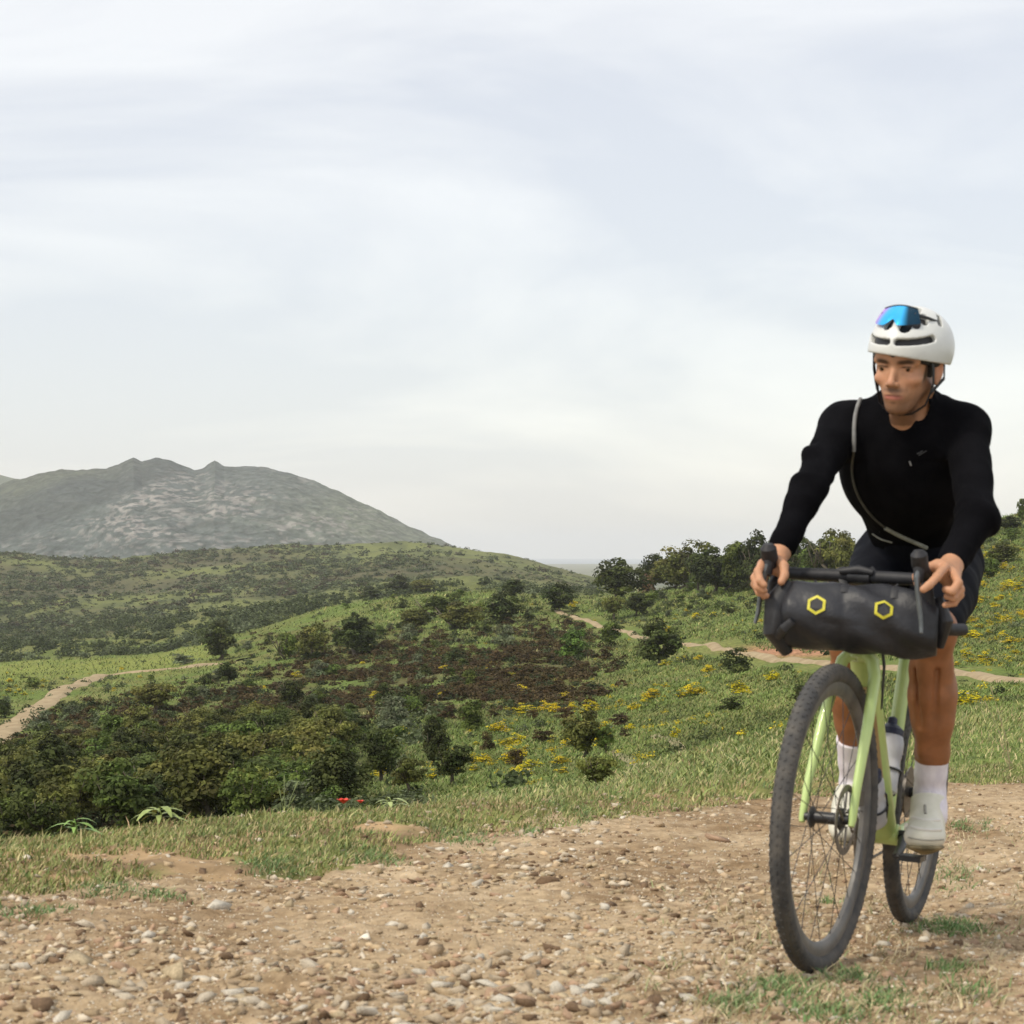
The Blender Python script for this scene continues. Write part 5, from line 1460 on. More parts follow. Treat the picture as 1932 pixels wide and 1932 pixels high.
# ---- joints (world)
ShR, ShL = P(1588, 806, 5.47), P(1824, 812, 5.36)
ElR, ElL = P(1527, 918, 5.27), P(1842, 980, 5.18)
WrR, WrL = P(1472, 1040, 5.20), P(1797, 1062, 5.085)
HipC = W(0.235, 0.0, 0.985); HipR = W(0.245, -0.085, 0.965); HipL = W(0.245, 0.085, 0.965)
KnR, KnL = P(1604, 1212, 5.50), P(1764, 1190, 5.33)
AnR, AnL = P(1613, 1478, 5.70), P(1754, 1497, 5.46)
NeckB = P(1716, 782, 5.44)
spine = unit((ShR + ShL) / 2 - HipC)
lat = unit(ShL - ShR); lat = unit(lat - spine * lat.dot(spine)); frn = np.cross(lat, spine); frn = frn if frn[1] < 0 else -frn
TR_ = np.stack([lat, spine, frn], 1)

# ---- head frame
yaw = math.radians(31); HC = P(1710, 691, 5.315)
hf0 = V3((-math.sin(yaw), -math.cos(yaw), 0)); pit = math.radians(-9)
hf = hf0 * math.cos(pit) + V3((0, 0, 1)) * math.sin(pit)
hl = unit(np.cross([0, 0, 1.0], hf)); hu = np.cross(hf, hl)
rl = math.radians(5.0); hl, hu = hl * math.cos(rl) - hu * math.sin(rl), hu * math.cos(rl) + hl * math.sin(rl)
HR = np.stack([hf, hl, hu], 1)
HS_ = 0.955
def H(f, l, u): return HC + HR @ (np.array([f, l, u], float) * HS_)
def hcap(s, a, b, ra, rb, k=0.01, sub=False): s.cap(H(*a), H(*b), ra * HS_, rb * HS_, k, sub)
def hell(s, c, r_, k=0.01, sub=False, tilt=None):
    R = HR if tilt is None else HR @ tilt
    s.ell(H(*c), tuple(q * HS_ for q in r_), R, k, sub)
def rx(a): c, s = math.cos(a), math.sin(a); return np.array([[1, 0, 0], [0, c, -s], [0, s, c]])
def ry(a): c, s = math.cos(a), math.sin(a); return np.array([[c, 0, s], [0, 1, 0], [-s, 0, c]])
def rz(a): c, s = math.cos(a), math.sin(a); return np.array([[c, -s, 0], [s, c, 0], [0, 0, 1]])

def skin_color(base):
    def fn(v):
        c = np.tile(np.array(base), (len(v), 1))
        q = (v - HC) @ HR / HS_; f, l, u = q[:, 0], q[:, 1], q[:, 2]
        head = (np.abs(l) < 0.11) & (u > -0.15) & (u < 0.14) & (np.abs(f) < 0.14)
        g = lambda fc, lc, uc, sf, sl_, su: np.exp(-(((f - fc) / sf) ** 2 + ((l - lc) / sl_) ** 2 + ((u - uc) / su) ** 2))
        al = np.abs(l); front = np.clip((f - 0.02) / 0.03, 0, 1)
        ear = np.exp(-(((f + 0.012) / 0.03) ** 2 + ((al - 0.082) / 0.012) ** 2 + ((u + 0.012) / 0.034) ** 2))
        c = c * (1 - 0.25 * (head * ear)[:, None]) + np.array([0.50, 0.14, 0.09]) * 0.25 * (head * ear)[:, None]
        # cheeks and nose redder
        w = head * (0.35 * np.exp(-(((al - 0.045) / 0.02) ** 2 + ((u + 0.03) / 0.022) ** 2)) * front + 0.35 * np.exp(-((l / 0.014) ** 2 + ((u + 0.03) / 0.014) ** 2)) * front)
        c = c * (1 - w[:, None]) + np.array([0.56, 0.26, 0.17]) * w[:, None]
        # stubble: jaw, chin, upper lip
        st = front * 0 + np.clip(1.15 * np.exp(-(((al - 0.0) / 0.030) ** 2 + ((u + 0.052) / 0.0075) ** 2)) * (f > 0.075), 0, 1)
        jaw = np.clip((-0.048 - u + 0.35 * (0.05 - f).clip(-0.03, 0.05)) / 0.028, 0, 1) * (u > -0.15) * np.clip((f + 0.03) / 0.03, 0, 1)
        jaw *= 1 - 0.55 * np.exp(-((l / 0.018) ** 2 + ((u + 0.083) / 0.008) ** 2))
        w = head * np.clip(np.maximum(np.maximum(st * 0.80, 0.7 * (f > 0.07) * np.exp(-((l / 0.013) ** 2 + ((u + 0.084) / 0.006) ** 2))), jaw * 0.60), 0, 0.82)
        c = c * (1 - w[:, None]) + np.array([0.070, 0.038, 0.023]) * w[:, None]
        # lips
        lip = head * (f > 0.080) * np.clip(1.3 * np.exp(-((l / 0.0225) ** 4 + ((u + 0.0700) / 0.0058) ** 4)), 0, 1)
        c = c * (1 - lip[:, None]) + np.array([0.46, 0.17, 0.13]) * lip[:, None]
        ml = head * (f > 0.08) * np.exp(-((l / 0.021) ** 4 + ((u + 0.0655) / 0.0022) ** 2))
        c = c * (1 - 0.9 * ml[:, None]) + np.array([0.06, 0.02, 0.016]) * 0.9 * ml[:, None]
        # eyebrows and sideburns grow in the skin
        br = head * front * np.clip(1.4 * np.exp(-(((al - 0.031) / 0.020) ** 4 + ((u - 0.0185 - 0.10 * (al - 0.031) * (al < 0.04)) / 0.0060) ** 2)), 0, 1)
        c = c * (1 - 0.9 * br[:, None]) + np.array([0.016, 0.010, 0.007]) * 0.9 * br[:, None]
        ls = head * (f > 0.06) * np.clip(1.5 * np.exp(-(((al - 0.031) / 0.0135) ** 4 + ((u - 0.0058 + 6 * (al - 0.031) ** 2) / 0.0021) ** 2)), 0, 1)
        c = c * (1 - 0.9 * ls[:, None]) + np.array([0.02, 0.012, 0.008]) * 0.9 * ls[:, None]
        sb = head * np.clip(1.2 * np.exp(-(((f - 0.020) / 0.013) ** 4 + ((u - 0.0) / 0.034) ** 4)), 0, 1) * (al > 0.05)
        c = c * (1 - 0.8 * sb[:, None]) + np.array([0.022, 0.014, 0.010]) * 0.8 * sb[:, None]
        return c
    return fn

# ---- body: one continuous skin surface
h = 0.0034
bv = Vol((0.50, 4.86, 0.18), (1.28, 6.02, 1.50), h)
# head
hell(bv, (-0.015, 0, 0.045), (0.093, 0.074, 0.082), 0.0)
hell(bv, (0.028, 0, -0.010), (0.058, 0.056, 0.070), 0.03)
hell(bv, (0.046, 0, -0.055), (0.040, 0.040, 0.048), 0.025)
hcap(bv, (-0.006, 0.048, -0.046), (0.056, 0.018, -0.098), 0.013, 0.012, 0.020)
hcap(bv, (-0.006, -0.048, -0.046), (0.056, -0.018, -0.098), 0.013, 0.012, 0.020)
hell(bv, (0.069, 0, -0.098), (0.017, 0.020, 0.016), 0.016)
for s in (-1, 1):
    hell(bv, (0.057, 0.043 * s, -0.026), (0.020, 0.018, 0.014), 0.016)
    hcap(bv, (0.0830, 0.012 * s, 0.0195), (0.066, 0.050 * s, 0.0185), 0.0095, 0.0095, 0.010)
hell(bv, (0.052, 0, 0.045), (0.040, 0.056, 0.036), 0.025)
for s in (-1, 1): hell(bv, (0.094, 0.0300 * s, 0.0045), (0.019, 0.0175, 0.0110), 0.009, sub=True)
for s in (-1, 1):
    hell(bv, (0.0690, 0.0310 * s, 0.0045), (0.0130, 0.0135, 0.0120), 0.002)
    hcap(bv, (0.0800, 0.0190 * s, 0.0094), (0.0755, 0.0430 * s, 0.0074), 0.0050, 0.0054, 0.003)     # upper lid
    hcap(bv, (0.0775, 0.0200 * s, -0.0012), (0.0735, 0.0420 * s, -0.0010), 0.0040, 0.0038, 0.004)   # lower lid
hcap(bv, (0.0800, 0, 0.010), (0.1040, 0, -0.029), 0.0070, 0.0085, 0.010)
hell(bv, (0.1065, 0, -0.0345), (0.0095, 0.0095, 0.0080), 0.007)
for s in (-1, 1): hell(bv, (0.0965, 0.0120 * s, -0.0375), (0.0090, 0.0065, 0.0065), 0.005)
for s in (-1, 1): hell(bv, (0.1000, 0.0060 * s, -0.0455), (0.0040, 0.0032, 0.0035), 0.003, sub=True)
hell(bv, (0.074, 0, -0.066), (0.0185, 0.026, 0.022), 0.016)
hell(bv, (0.0900, 0, -0.0618), (0.0046, 0.0235, 0.0030), 0.004)
hell(bv, (0.0885, 0, -0.0720), (0.0052, 0.0195, 0.0042), 0.004)
hcap(bv, (0.0965, -0.017, -0.0660), (0.0965, 0.017, -0.0660), 0.0012, 0.0012, 0.003, sub=True)
for s in (-1, 1):   # ears with a hollow and a lobe
    tl = rz(-0.35 * s) @ ry(-0.20)
    hell(bv, (-0.014, 0.0800 * s, -0.010), (0.0175, 0.0060, 0.031), 0.004, tilt=tl)
    hell(bv, (-0.010, 0.0865 * s, -0.006), (0.0090, 0.0050, 0.018), 0.003, sub=True, tilt=tl)
    hell(bv, (-0.006, 0.0765 * s, -0.036), (0.0085, 0.0055, 0.010), 0.004)
# neck
bv.cap(H(-0.040, 0, -0.050), NeckB + frn * 0.01, 0.054, 0.060, 0.02)
bv.cap(H(0.020, 0.0, -0.095), NeckB + frn * 0.055 - spine * 0.01, 0.030, 0.034, 0.02)
bv.cap(H(-0.02, 0.055, -0.06), NeckB + frn * 0.07 - spine * 0.02, 0.012, 0.012, 0.015)
bv.cap(H(-0.02, -0.055, -0.06), NeckB + frn * 0.07 - spine * 0.02, 0.012, 0.012, 0.015)
# torso, arms, thighs (mostly under the clothes, kept slimmer than them)
bv.cap(ShR * .9 + ShL * .1, ShL * .9 + ShR * .1, 0.045, 0.045, 0.04)
bv.cap(NeckB, (ShR + ShL) / 2 - spine * 0.10, 0.055, 0.09, 0.04)
bv.ell((ShR + ShL) / 2 * .75 + HipC * .25 + frn * 0.0, (0.145, 0.15, 0.095), TR_, 0.04)
bv.ell((ShR + ShL) / 2 * .30 + HipC * .70, (0.115, 0.17, 0.085), TR_, 0.04)
bv.ell(HipC, (0.135, 0.10, 0.10), TR_, 0.04)
for (S, E, Wp, hip, kn, an, sd_) in ((ShR, ElR, WrR, HipR, KnR, AnR, -1), (ShL, ElL, WrL, HipL, KnL, AnL, 1)):
    bv.cap(S, E, 0.036, 0.031, 0.03); bv.cap(E, Wp, 0.036, 0.0225, 0.015)
    bv.cap(hip, kn, 0.068, 0.048, 0.04)
# lower legs
def leg(kn, an, kneer, pts):
    ax = unit(an - kn)
    bv.ell(kn + V3((0, -0.006, 0)), (0.048, 0.050, 0.056), None, 0.02)
    bv.ell(kn + V3((0, -0.042, -0.004)), (0.026, 0.016, 0.030), None, 0.014)      # kneecap
    bv.chain([p for p, _ in pts], [q for _, q in pts], 0.02)
leg(KnL, AnL, 0.05, [(KnL, 0.046), (P(1757, 1262, 5.37), 0.0500), (P(1758, 1312, 5.385), 0.0535), (P(1760, 1360, 5.40), 0.0480), (P(1759, 1420, 5.43), 0.0395), (AnL, 0.0315)])
bv.ell(P(1779, 1305, 5.41), (0.034, 0.042, 0.078), None, 0.02); bv.ell(P(1738, 1312, 5.42), (0.030, 0.038, 0.070), None, 0.02)
bv.cap(P(1748, 1225, 5.325), P(1743, 1420, 5.395), 0.014, 0.012, 0.025); bv.cap(P(1768, 1265, 5.322), P(1762, 1385, 5.345), 0.005, 0.004, 0.016, sub=True); bv.cap(P(1731, 1262, 5.345), P(1734, 1370, 5.36), 0.005, 0.004, 0.014, sub=True)                 # shin ridge
leg(KnR, AnR, 0.05, [(KnR, 0.045), (P(1606, 1262, 5.53), 0.0480), (P(1608, 1312, 5.57), 0.0500), (P(1610, 1360, 5.605), 0.0445), (P(1613, 1420, 5.655), 0.0375), (AnR, 0.0310)])
bv.ell(P(1592, 1305, 5.585), (0.030, 0.038, 0.072), None, 0.02)
# feet inside the shoes
FTL, FTR = P(1744, 1572, 5.30), P(1596, 1560, 5.575)
bv.cap(AnL, AnL + V3((0.0, -0.06, -0.05)), 0.030, 0.026, 0.02); bv.cap(AnL + V3((0.0, -0.06, -0.05)), FTL, 0.026, 0.020, 0.015)
bv.cap(AnR, AnR * .5 + FTR * .5, 0.028, 0.026, 0.02); bv.cap(AnR * .5 + FTR * .5, FTR, 0.026, 0.020, 0.015)

# ---- hands: palm, four fingers of different length, thumb
# rider's right hand (left in the picture): fingers outside the hood, thumb inside
def hand(Wp, palm, knuck, fingers, thumb, palm_r=0.0215):
    for (a, b, ra, rb) in palm: bv.cap(a, b, ra, rb, 0.012)
    for pts, r0 in fingers:
        n_ = len(pts); rs = [r0 * (1 - 0.20 * i / (n_ - 1)) for i in range(n_)]
        for i in range(n_ - 1):
            bv.cap(pts[i], pts[i + 1], rs[i] * 1.02, rs[i + 1], 0.0025)
            if i: bv.ell(pts[i], (rs[i] * 1.09,) * 3, None, 0.002)           # knuckle
    pts, r0 = thumb
    for i in range(len(pts) - 1): bv.cap(pts[i], pts[i + 1], r0 * (1.05 - 0.1 * i), r0 * (0.98 - 0.1 * i), 0.004)
yR, yL = 5.06, 4.93      # depth of the hoods at the hands
def Q(u, v, dy, y0): return P(u, v, y0 + dy)
y0 = 5.105
hand(WrR,
     [(WrR, Q(1449, 1072, 0.035, y0), 0.0235, 0.0190), (WrR, Q(1466, 1064, 0.04, y0), 0.0225, 0.0200), (Q(1466, 1062, 0.045, y0), Q(1477, 1082, 0.03, y0), 0.0180, 0.0150),
      (Q(1440, 1066, 0.030, y0), Q(1437, 1092, 0.020, y0), 0.0150, 0.0140)],
     None,
     [([Q(1439, 1062, 0.020, y0), Q(1430, 1078, -0.030, y0), Q(1434, 1096, -0.058, y0), Q(1442, 1104, -0.064, y0)], 0.0100),
      ([Q(1434, 1072, 0.022, y0), Q(1424, 1090, -0.020, y0), Q(1430, 1108, -0.045, y0), Q(1442, 1114, -0.050, y0)], 0.0102),
      ([Q(1432, 1084, 0.026, y0), Q(1424, 1102, -0.010, y0), Q(1432, 1118, -0.028, y0), Q(1446, 1124, -0.030, y0)], 0.0096),
      ([Q(1436, 1094, 0.030, y0), Q(1431, 1110, 0.004, y0), Q(1441, 1125, -0.008, y0), Q(1456, 1128, -0.010, y0)], 0.0086)],
     ([Q(1468, 1056, 0.030, y0), Q(1479, 1068, 0.000, y0), Q(1480, 1086, -0.022, y0), Q(1474, 1098, -0.032, y0)], 0.0115))
y0 = 4.985
hand(WrL,
     [(WrL, Q(1778, 1078, 0.035, y0), 0.0255, 0.0215), (WrL, Q(1796, 1092, 0.045, y0), 0.0240, 0.0205), (Q(1775, 1072, 0.030, y0), Q(1800, 1108, 0.035, y0), 0.0185, 0.0175),
      (Q(1768, 1068, 0.025, y0), Q(1784, 1074, 0.02, y0), 0.0140, 0.0150)],
     None,
     [([Q(1783, 1070, 0.005, y0), Q(1768, 1088, -0.040, y0), Q(1753, 1104, -0.066, y0), Q(1742, 1112, -0.072, y0)], 0.0108),
      ([Q(1797, 1078, 0.012, y0), Q(1808, 1100, -0.030, y0), Q(1797, 1116, -0.042, y0), Q(1784, 1112, -0.034, y0)], 0.0106),
      ([Q(1803, 1088, 0.020, y0), Q(1812, 1112, -0.015, y0), Q(1800, 1128, -0.028, y0), Q(1786, 1125, -0.022, y0)], 0.0100),
      ([Q(1806, 1098, 0.030, y0), Q(1812, 1122, 0.000, y0), Q(1800, 1138, -0.010, y0), Q(1783, 1142, -0.012, y0)], 0.0090)],
     ([Q(1768, 1066, 0.030, y0), Q(1742, 1074, 0.012, y0), Q(1729, 1088, -0.004, y0), Q(1731, 1102, -0.020, y0)], 0.0112))
m_skin = noisy('skin', (0.90, 0.90, 0.90), (1.08, 1.05, 1.03), scale=45, rough=0.52, attr=True, bump=0.12, bscale=350, dist=0.001, spec=0.4)
_pb = m_skin.node_tree.nodes['Principled BSDF']
_pb.inputs['Subsurface Weight'].default_value = 0.08; _pb.inputs['Subsurface Radius'].default_value = (0.012, 0.005, 0.003)
def all_skin(v):
    c = skin_color((0.50, 0.262, 0.148))(v)
    lg = np.clip((0.90 - v[:, 2]) / 0.08, 0, 1) * (v[:, 1] > 5.2)        # the legs are more deeply tanned
    lg = lg[:, None]
    return c * (1 - lg) + np.array([0.275, 0.112, 0.044]) * lg
body = wear(bv.bake('body', m_skin, None, all_skin, iters=1)); body['label'] = 'tanned skin of face, hands and legs'
# eyes
m_eye = principled('eye_white', (0.20, 0.17, 0.15), 0.3)[0]; m_iris = principled('iris', (0.03, 0.018, 0.010), 0.15)[0]
for s in (-1, 1):
    c = H(0.0680, 0.0310 * s, 0.0042)
    g = unit(HR @ np.array([1, -0.02, -0.16]))
    eo = MB().lathe(c - g * 0.0124, g, [(0.0124 - 0.0124 * math.cos(t), max(0.0124 * math.sin(t), 1e-4)) for t in np.linspace(0.02, math.pi - 0.02, 14)], 20).build('eye', m_eye, None, auto=0)
    wear(eo)
    io = MB().lathe(c + g * 0.0112, g, [(0, 0.0088), (0.0012, 0.0060), (0.0019, 0.003), (0.0021, 0.0002)], 16).build('iris', m_iris, None, auto=0)
    io.parent = eo
# hair: short, dark, showing at temples, nape and under the helmet edge
hv = Vol(HC - 0.19, HC + 0.19, 0.003)
hell(hv, (-0.020, 0, 0.035), (0.094, 0.0785, 0.090), 0.0)
hcap(hv, (-0.085, 0.03, -0.03), (-0.085, -0.03, -0.03), 0.028, 0.028, 0.02)
hell(hv, (0.085, 0, -0.03), (0.075, 0.09, 0.085), 0.008, sub=True)
for s in (-1, 1): hell(hv, (-0.014, 0.085 * s, -0.016), (0.024, 0.02, 0.036), 0.004, sub=True)
hv.plane_cut(H(-0.03, 0, -0.065), HR @ np.array([0.3, 0, -1.0]))
m_hair = noisy('dark_hair', (0.012, 0.008, 0.006), (0.03, 0.02, 0.014), scale=120, rough=0.7, bump=0.8, bscale=300, dist=0.003)
wear(hv.bake('hair', m_hair, None))

# ---- jersey
def wrinkle(vol, amp, freq, dirv, seed):
    """soft cloth folds near the surface"""
    m = np.abs(vol.D) < 0.03; ix = np.argwhere(m)
    x, y, z = vol.ax[0][ix[:, 0]], vol.ax[1][ix[:, 1]], vol.ax[2][ix[:, 2]]
    q = x * dirv[0] + y * dirv[1] + z * dirv[2]
    n_ = fbm(x * 14 + z * 5, y * 14 + z * 9, 3, seed) - 0.5
    vol.D[m] += (amp * np.sin(q * freq + 9 * n_) * (0.4 + 1.2 * fbm(x * 7, z * 7 + y * 5, 2, seed + 5)) + amp * 1.2 * n_).astype(np.float32)
jv = Vol((0.50, 4.93, 0.88), (1.28, 6.02, 1.36), 0.0036)
Ms = (ShR + ShL) / 2
jv.cap(ShR + frn * 0.0, ShL, 0.050, 0.050, 0.0)
jv.cap(NeckB + spine * 0.012 - frn * 0.012, ShR * .85 + Ms * .15, 0.058, 0.050, 0.05); jv.cap(NeckB + spine * 0.012 - frn * 0.012, ShL * .85 + Ms * .15, 0.064, 0.052, 0.05)
jv.cap(NeckB + spine * 0.0, H(-0.040, 0, -0.085), 0.064, 0.058, 0.02)                      # collar
jv.ell(Ms * .74 + HipC * .26 + frn * 0.01, (0.166, 0.165, 0.118), TR_, 0.05)
jv.ell(Ms * .62 + HipC * .38 + frn * 0.012, (0.150, 0.150, 0.115), TR_, 0.05)
jv.ell(Ms * .30 + HipC * .70 + frn * 0.0, (0.128, 0.16, 0.105), TR_, 0.05)
jv.cap(ShR, ElR, 0.050, 0.042, 0.035); jv.cap(ElR, WrR * .93 + ElR * .07, 0.044, 0.032, 0.012)
jv.ell(P(1530, 858, 5.33), (0.024, 0.030, 0.024), None, 0.02)                              # fabric bunched above the elbow
jv.cap(ShL, ElL, 0.051, 0.047, 0.035); jv.cap(ElL, WrL * .93 + ElL * .07, 0.048, 0.035, 0.014)
jv.ell(P(1866, 985, 5.20), (0.022, 0.034, 0.030), None, 0.02)
jv.plane_cut(HipC + spine * 0.05, -spine)
jv.cap(H(0.02, 0.0, -0.12), P(1691, 826, 5.30), 0.034, 0.008, 0.006, sub=True)   # open neck
jv.cap(H(-0.02, 0.0, -0.02), H(-0.03, 0, -0.09), 0.058, 0.054, 0.008, sub=True)
wrinkle(jv, 0.0022, 40, (0.3, 0.5, 0.8), 301)
m_jer = noisy('black_jersey', (0.0035, 0.0035, 0.0045), (0.0060, 0.0060, 0.0075), scale=12, rough=0.95, bump=0.25, bscale=220, dist=0.002, spec=0.06, sheen=0.0)
jersey = wear(jv.bake('jersey', m_jer, None, iters=2))
# ---- shorts
sv = Vol((0.62, 5.18, 0.66), (1.28, 6.02, 1.16), 0.0038)
sv.ell(HipC, (0.150, 0.115, 0.118), TR_, 0.0); sv.cap(HipC, HipC + spine * 0.13, 0.118, 0.112, 0.03)
for hp, kn, kr in ((HipR, KnR, 0.058), (HipL, KnL, 0.063)):
    sv.cap(hp, kn * .45 + hp * .55, 0.086, 0.080, 0.03); sv.cap(kn * .45 + hp * .55, kn * .88 + hp * .12, 0.080, kr, 0.02)
sv.plane_cut(KnR * .86 + HipR * .14, unit(KnR - HipR)) if False else None
wrinkle(sv, 0.0012, 80, (0.2, 0.9, 0.3), 307)
m_sho = noisy('black_shorts', (0.0045, 0.005, 0.008), (0.007, 0.008, 0.012), scale=14, rough=0.8, bump=0.15, bscale=250, dist=0.001, spec=0.1)
wear(sv.bake('shorts', m_sho, None, iters=2))
# ---- socks
m_sock = noisy('white_sock', (0.66, 0.62, 0.68), (0.76, 0.72, 0.76), scale=60, rough=0.9, bump=0.5, bscale=260, dist=0.0015, stretch=(1, 1, 0.3))
for (pts, an, toe) in (([(P(1759, 1421, 5.43), 0.0430), (P(1756, 1460, 5.445), 0.0385), (AnL + V3((0, 0, -0.0)), 0.0360)], AnL, FTL),
                       ([(P(1611, 1392, 5.63), 0.0455), (P(1613, 1436, 5.665), 0.0415), (AnR, 0.0370)], AnR, FTR)):
    kv = Vol(an - V3((0.09, 0.20, 0.12)), an + V3((0.09, 0.12, 0.17)), 0.003)
    kv.chain([p for p, _ in pts], [q for _, q in pts], 0.01); kv.cap(an, an + V3((0.0, -0.06, -0.05)), 0.036, 0.032, 0.02); kv.cap(an + V3((0.0, -0.03, -0.03)), an * .5 + toe * .5, 0.032, 0.024, 0.02)
    top = pts[0][0]; kv.plane_cut(top, unit(top - an))
    wear(kv.bake('sock', m_sock, None))
# ---- shoes: upper, sole
m_up = noisy('cream_shoe', (0.62, 0.61, 0.50), (0.72, 0.70, 0.60), scale=25, rough=0.55, bump=0.2, bscale=120, dist=0.001)
m_sole = noisy('dusty_sole', (0.10, 0.085, 0.045), (0.30, 0.24, 0.13), scale=30, rough=0.8, bump=0.4)
m_lace = principled('shoe_dial', (0.7, 0.68, 0.62), 0.4)[0]
def shoe(an, heel, toe, side, wid):
    d = unit(toe - heel); sd = unit(np.cross(d, [0, 0, 1.0])); un = np.cross(sd, d)
    if un[2] < 0: un = -un
    R = np.stack([sd, d, un], 1)
    c = (heel + toe) / 2
    s_ = Vol(c - 0.22, c + 0.22, 0.0032)
    s_.ell(heel + d * 0.055 + un * 0.012, (0.034, 0.062, 0.040), R, 0.0)
    s_.ell(toe - d * 0.075 + un * 0.010, (wid * 0.97, 0.075, 0.036), R, 0.03)
    s_.ell(toe - d * 0.045 + un * 0.002, (wid, 0.052, 0.030), R, 0.02)
    s_.cap(an + un * 0.008, c - d * 0.02 + un * 0.026, 0.038, 0.041, 0.03); s_.cap(an + un * 0.000, c + d * 0.04 + un * 0.018, 0.038, 0.036, 0.02)
    s_.cap(an - un * 0.02 - d * 0.02, heel + d * 0.04, 0.036, 0.032, 0.02)
    s_.plane_cut(an - unit(an - c) * 0.014, unit((an - c) * 0.7 + V3((0, 0, 0.2)) - d * 0.05))
    s_.plane_cut(toe - un * 0.020, -un)
    up = wear(s_.bake('shoe', m_up, None, iters=1))
    so = Vol(c - 0.22, c + 0.22, 0.0032)
    so.ell(heel + d * 0.050 - un * 0.020, (0.033, 0.055, 0.012), R, 0.0); so.ell(toe - d * 0.055 - un * 0.020, (wid * 0.98, 0.064, 0.012), R, 0.02); so.cap(heel + d * 0.05 - un * 0.020, toe - d * 0.06 - un * 0.020, 0.012, 0.014, 0.03)
    q = so.bake('sole', m_sole, None); q.parent = up
    kn_ = MB().lathe(c + un * 0.022 + sd * (0.044 if side > 0 else -0.042), sd * side, [(0, 0.010), (0.007, 0.010), (0.009, 0.007)], 14).build('shoe_dial', m_lace, None); kn_.parent = up
    return up
pl_w, pr_w = W(*PL), W(*PR)
print('pedal px', to_px(pl_w), to_px(pr_w), 'hood px', to_px(SW(0.885 + .15, HW, .95)), to_px(SW(0.885 + .15, -HW, .95)), 'bar', to_px(SW(0.885, 0, .905)), 'saddle', to_px(W(.25, 0, .93)), 'head tube', to_px(W(*HT)), 'BB', to_px(W(*BB)))
shL = shoe(AnL, P(1752, 1573, 5.50), P(1743, 1584, 5.265), 1, 0.0470)
shoe(AnR, P(1612, 1512, 5.745), P(1594, 1578, 5.555), -1, 0.044)

def cast_on(o_mesh, pts, off):
    tr_ = BVHTree.FromPolygons([v_.co[:] for v_ in o_mesh.data.vertices], [p_.vertices[:] for p_ in o_mesh.data.polygons]); out = []
    for (a, b) in pts:
        o_ = Vector((0, 0, CAMZ)); d_ = (Vector(P(a, b, 1.0)) - o_).normalized(); loc, nor, ix, dist = tr_.ray_cast(o_, d_)
        if loc is not None:
            if nor.dot(d_) > 0: nor = -nor
            out.append(V3(loc) + V3(nor) * off)
    return out
m_seam = principled('shoe_seam', (0.30, 0.29, 0.25), 0.7)[0]
for (a0, b0, a1, b1, rad, mt) in ((1722, 1542, 1772, 1548, 0.0042, m_lace), (1718, 1560, 1775, 1566, 0.0042, m_lace), (1714, 1580, 1780, 1584, 0.0016, m_seam), (1745, 1520, 1746, 1536, 0.004, m_seam)):
    q_ = cast_on(shL, [(a0 + (a1 - a0) * t, b0 + (b1 - b0) * t + 3 * math.sin(3.14 * t)) for t in np.linspace(0, 1, 14)], 0.0005)
    if len(q_) > 3: st = MB().tube(q_, rad, 6).build('shoe_strap', mt, None); st.parent = shL
# ---- helmet
ev = Vol(HC - V3((0.2, 0.2, 0.1)), HC + V3((0.2, 0.2, 0.2)), 0.0026)
hell(ev, (-0.018, 0, 0.036), (0.130, 0.0990, 0.107), 0.0)
hell(ev, (-0.050, 0, 0.050), (0.104, 0.0960, 0.092), 0.03)
ev.plane_cut(H(0.11, 0, 0.036), HR @ np.array([0.14, -0.11, -1.0]))
hell(ev, (-0.030, 0, 0.020), (0.105, 0.0845, 0.094), 0.004, sub=True)
def vent(pts, r_, k=0.003): 
    for i in range(len(pts) - 1):
        for q in (1.0, 0.95, 0.90, 0.85):     # right through the shell, down to the liner
            c_ = V3((-0.018, 0, 0.036))
            ev.cap(H(*(c_ + (pts[i] - c_) * q)), H(*(c_ + (pts[i + 1] - c_) * q)), r_, r_, 0.0, sub=True)
def on_shell(az, el, d=0.0):
    """point of the shell in head coordinates: azimuth from the forehead to the left ear, elevation"""
    a, e_ = math.radians(az), math.radians(el)
    v_ = V3((math.cos(e_) * math.cos(a), math.cos(e_) * math.sin(a), math.sin(e_)))
    k_ = 1 / math.sqrt((v_[0] / (0.130 + d)) ** 2 + (v_[1] / (0.100 + d)) ** 2 + (v_[2] / (0.107 + d)) ** 2)
    return V3((-0.018, 0, 0.036)) + v_ * k_
VT = [([on_shell(a, 15 + 0.0075 * (abs(a) - 6) ** 1.75) for a in (-6, -18, -30, -44, -56)], 0.0080), ([on_shell(a, 15 + 0.0075 * (abs(a) - 6) ** 1.75) for a in (6, 18, 30, 44, 56)], 0.0088),
      ([on_shell(-14, 36), on_shell(-24, 58), on_shell(-70, 80)], 0.012), ([on_shell(13, 34), on_shell(24, 58), on_shell(70, 80)], 0.014), ([on_shell(30, 40), on_shell(40, 62)], 0.011),
      ([on_shell(48, 46), on_shell(58, 58)], 0.009), ([on_shell(-48, 46), on_shell(-58, 58)], 0.009),
      ([on_shell(88, 42), on_shell(112, 52)], 0.0085), ([on_shell(-88, 42), on_shell(-112, 52)], 0.0085),
      ([on_shell(130, 30), on_shell(150, 36)], 0.009), ([on_shell(-130, 30), on_shell(-150, 36)], 0.009)]
for pts, r_ in VT: vent(pts, r_)
m_hel = noisy('white_shell', (0.60, 0.61, 0.58), (0.66, 0.67, 0.64), scale=12, rough=0.35, coat=0.2)
helmet = wear(ev.bake('helmet', m_hel, None, iters=1))
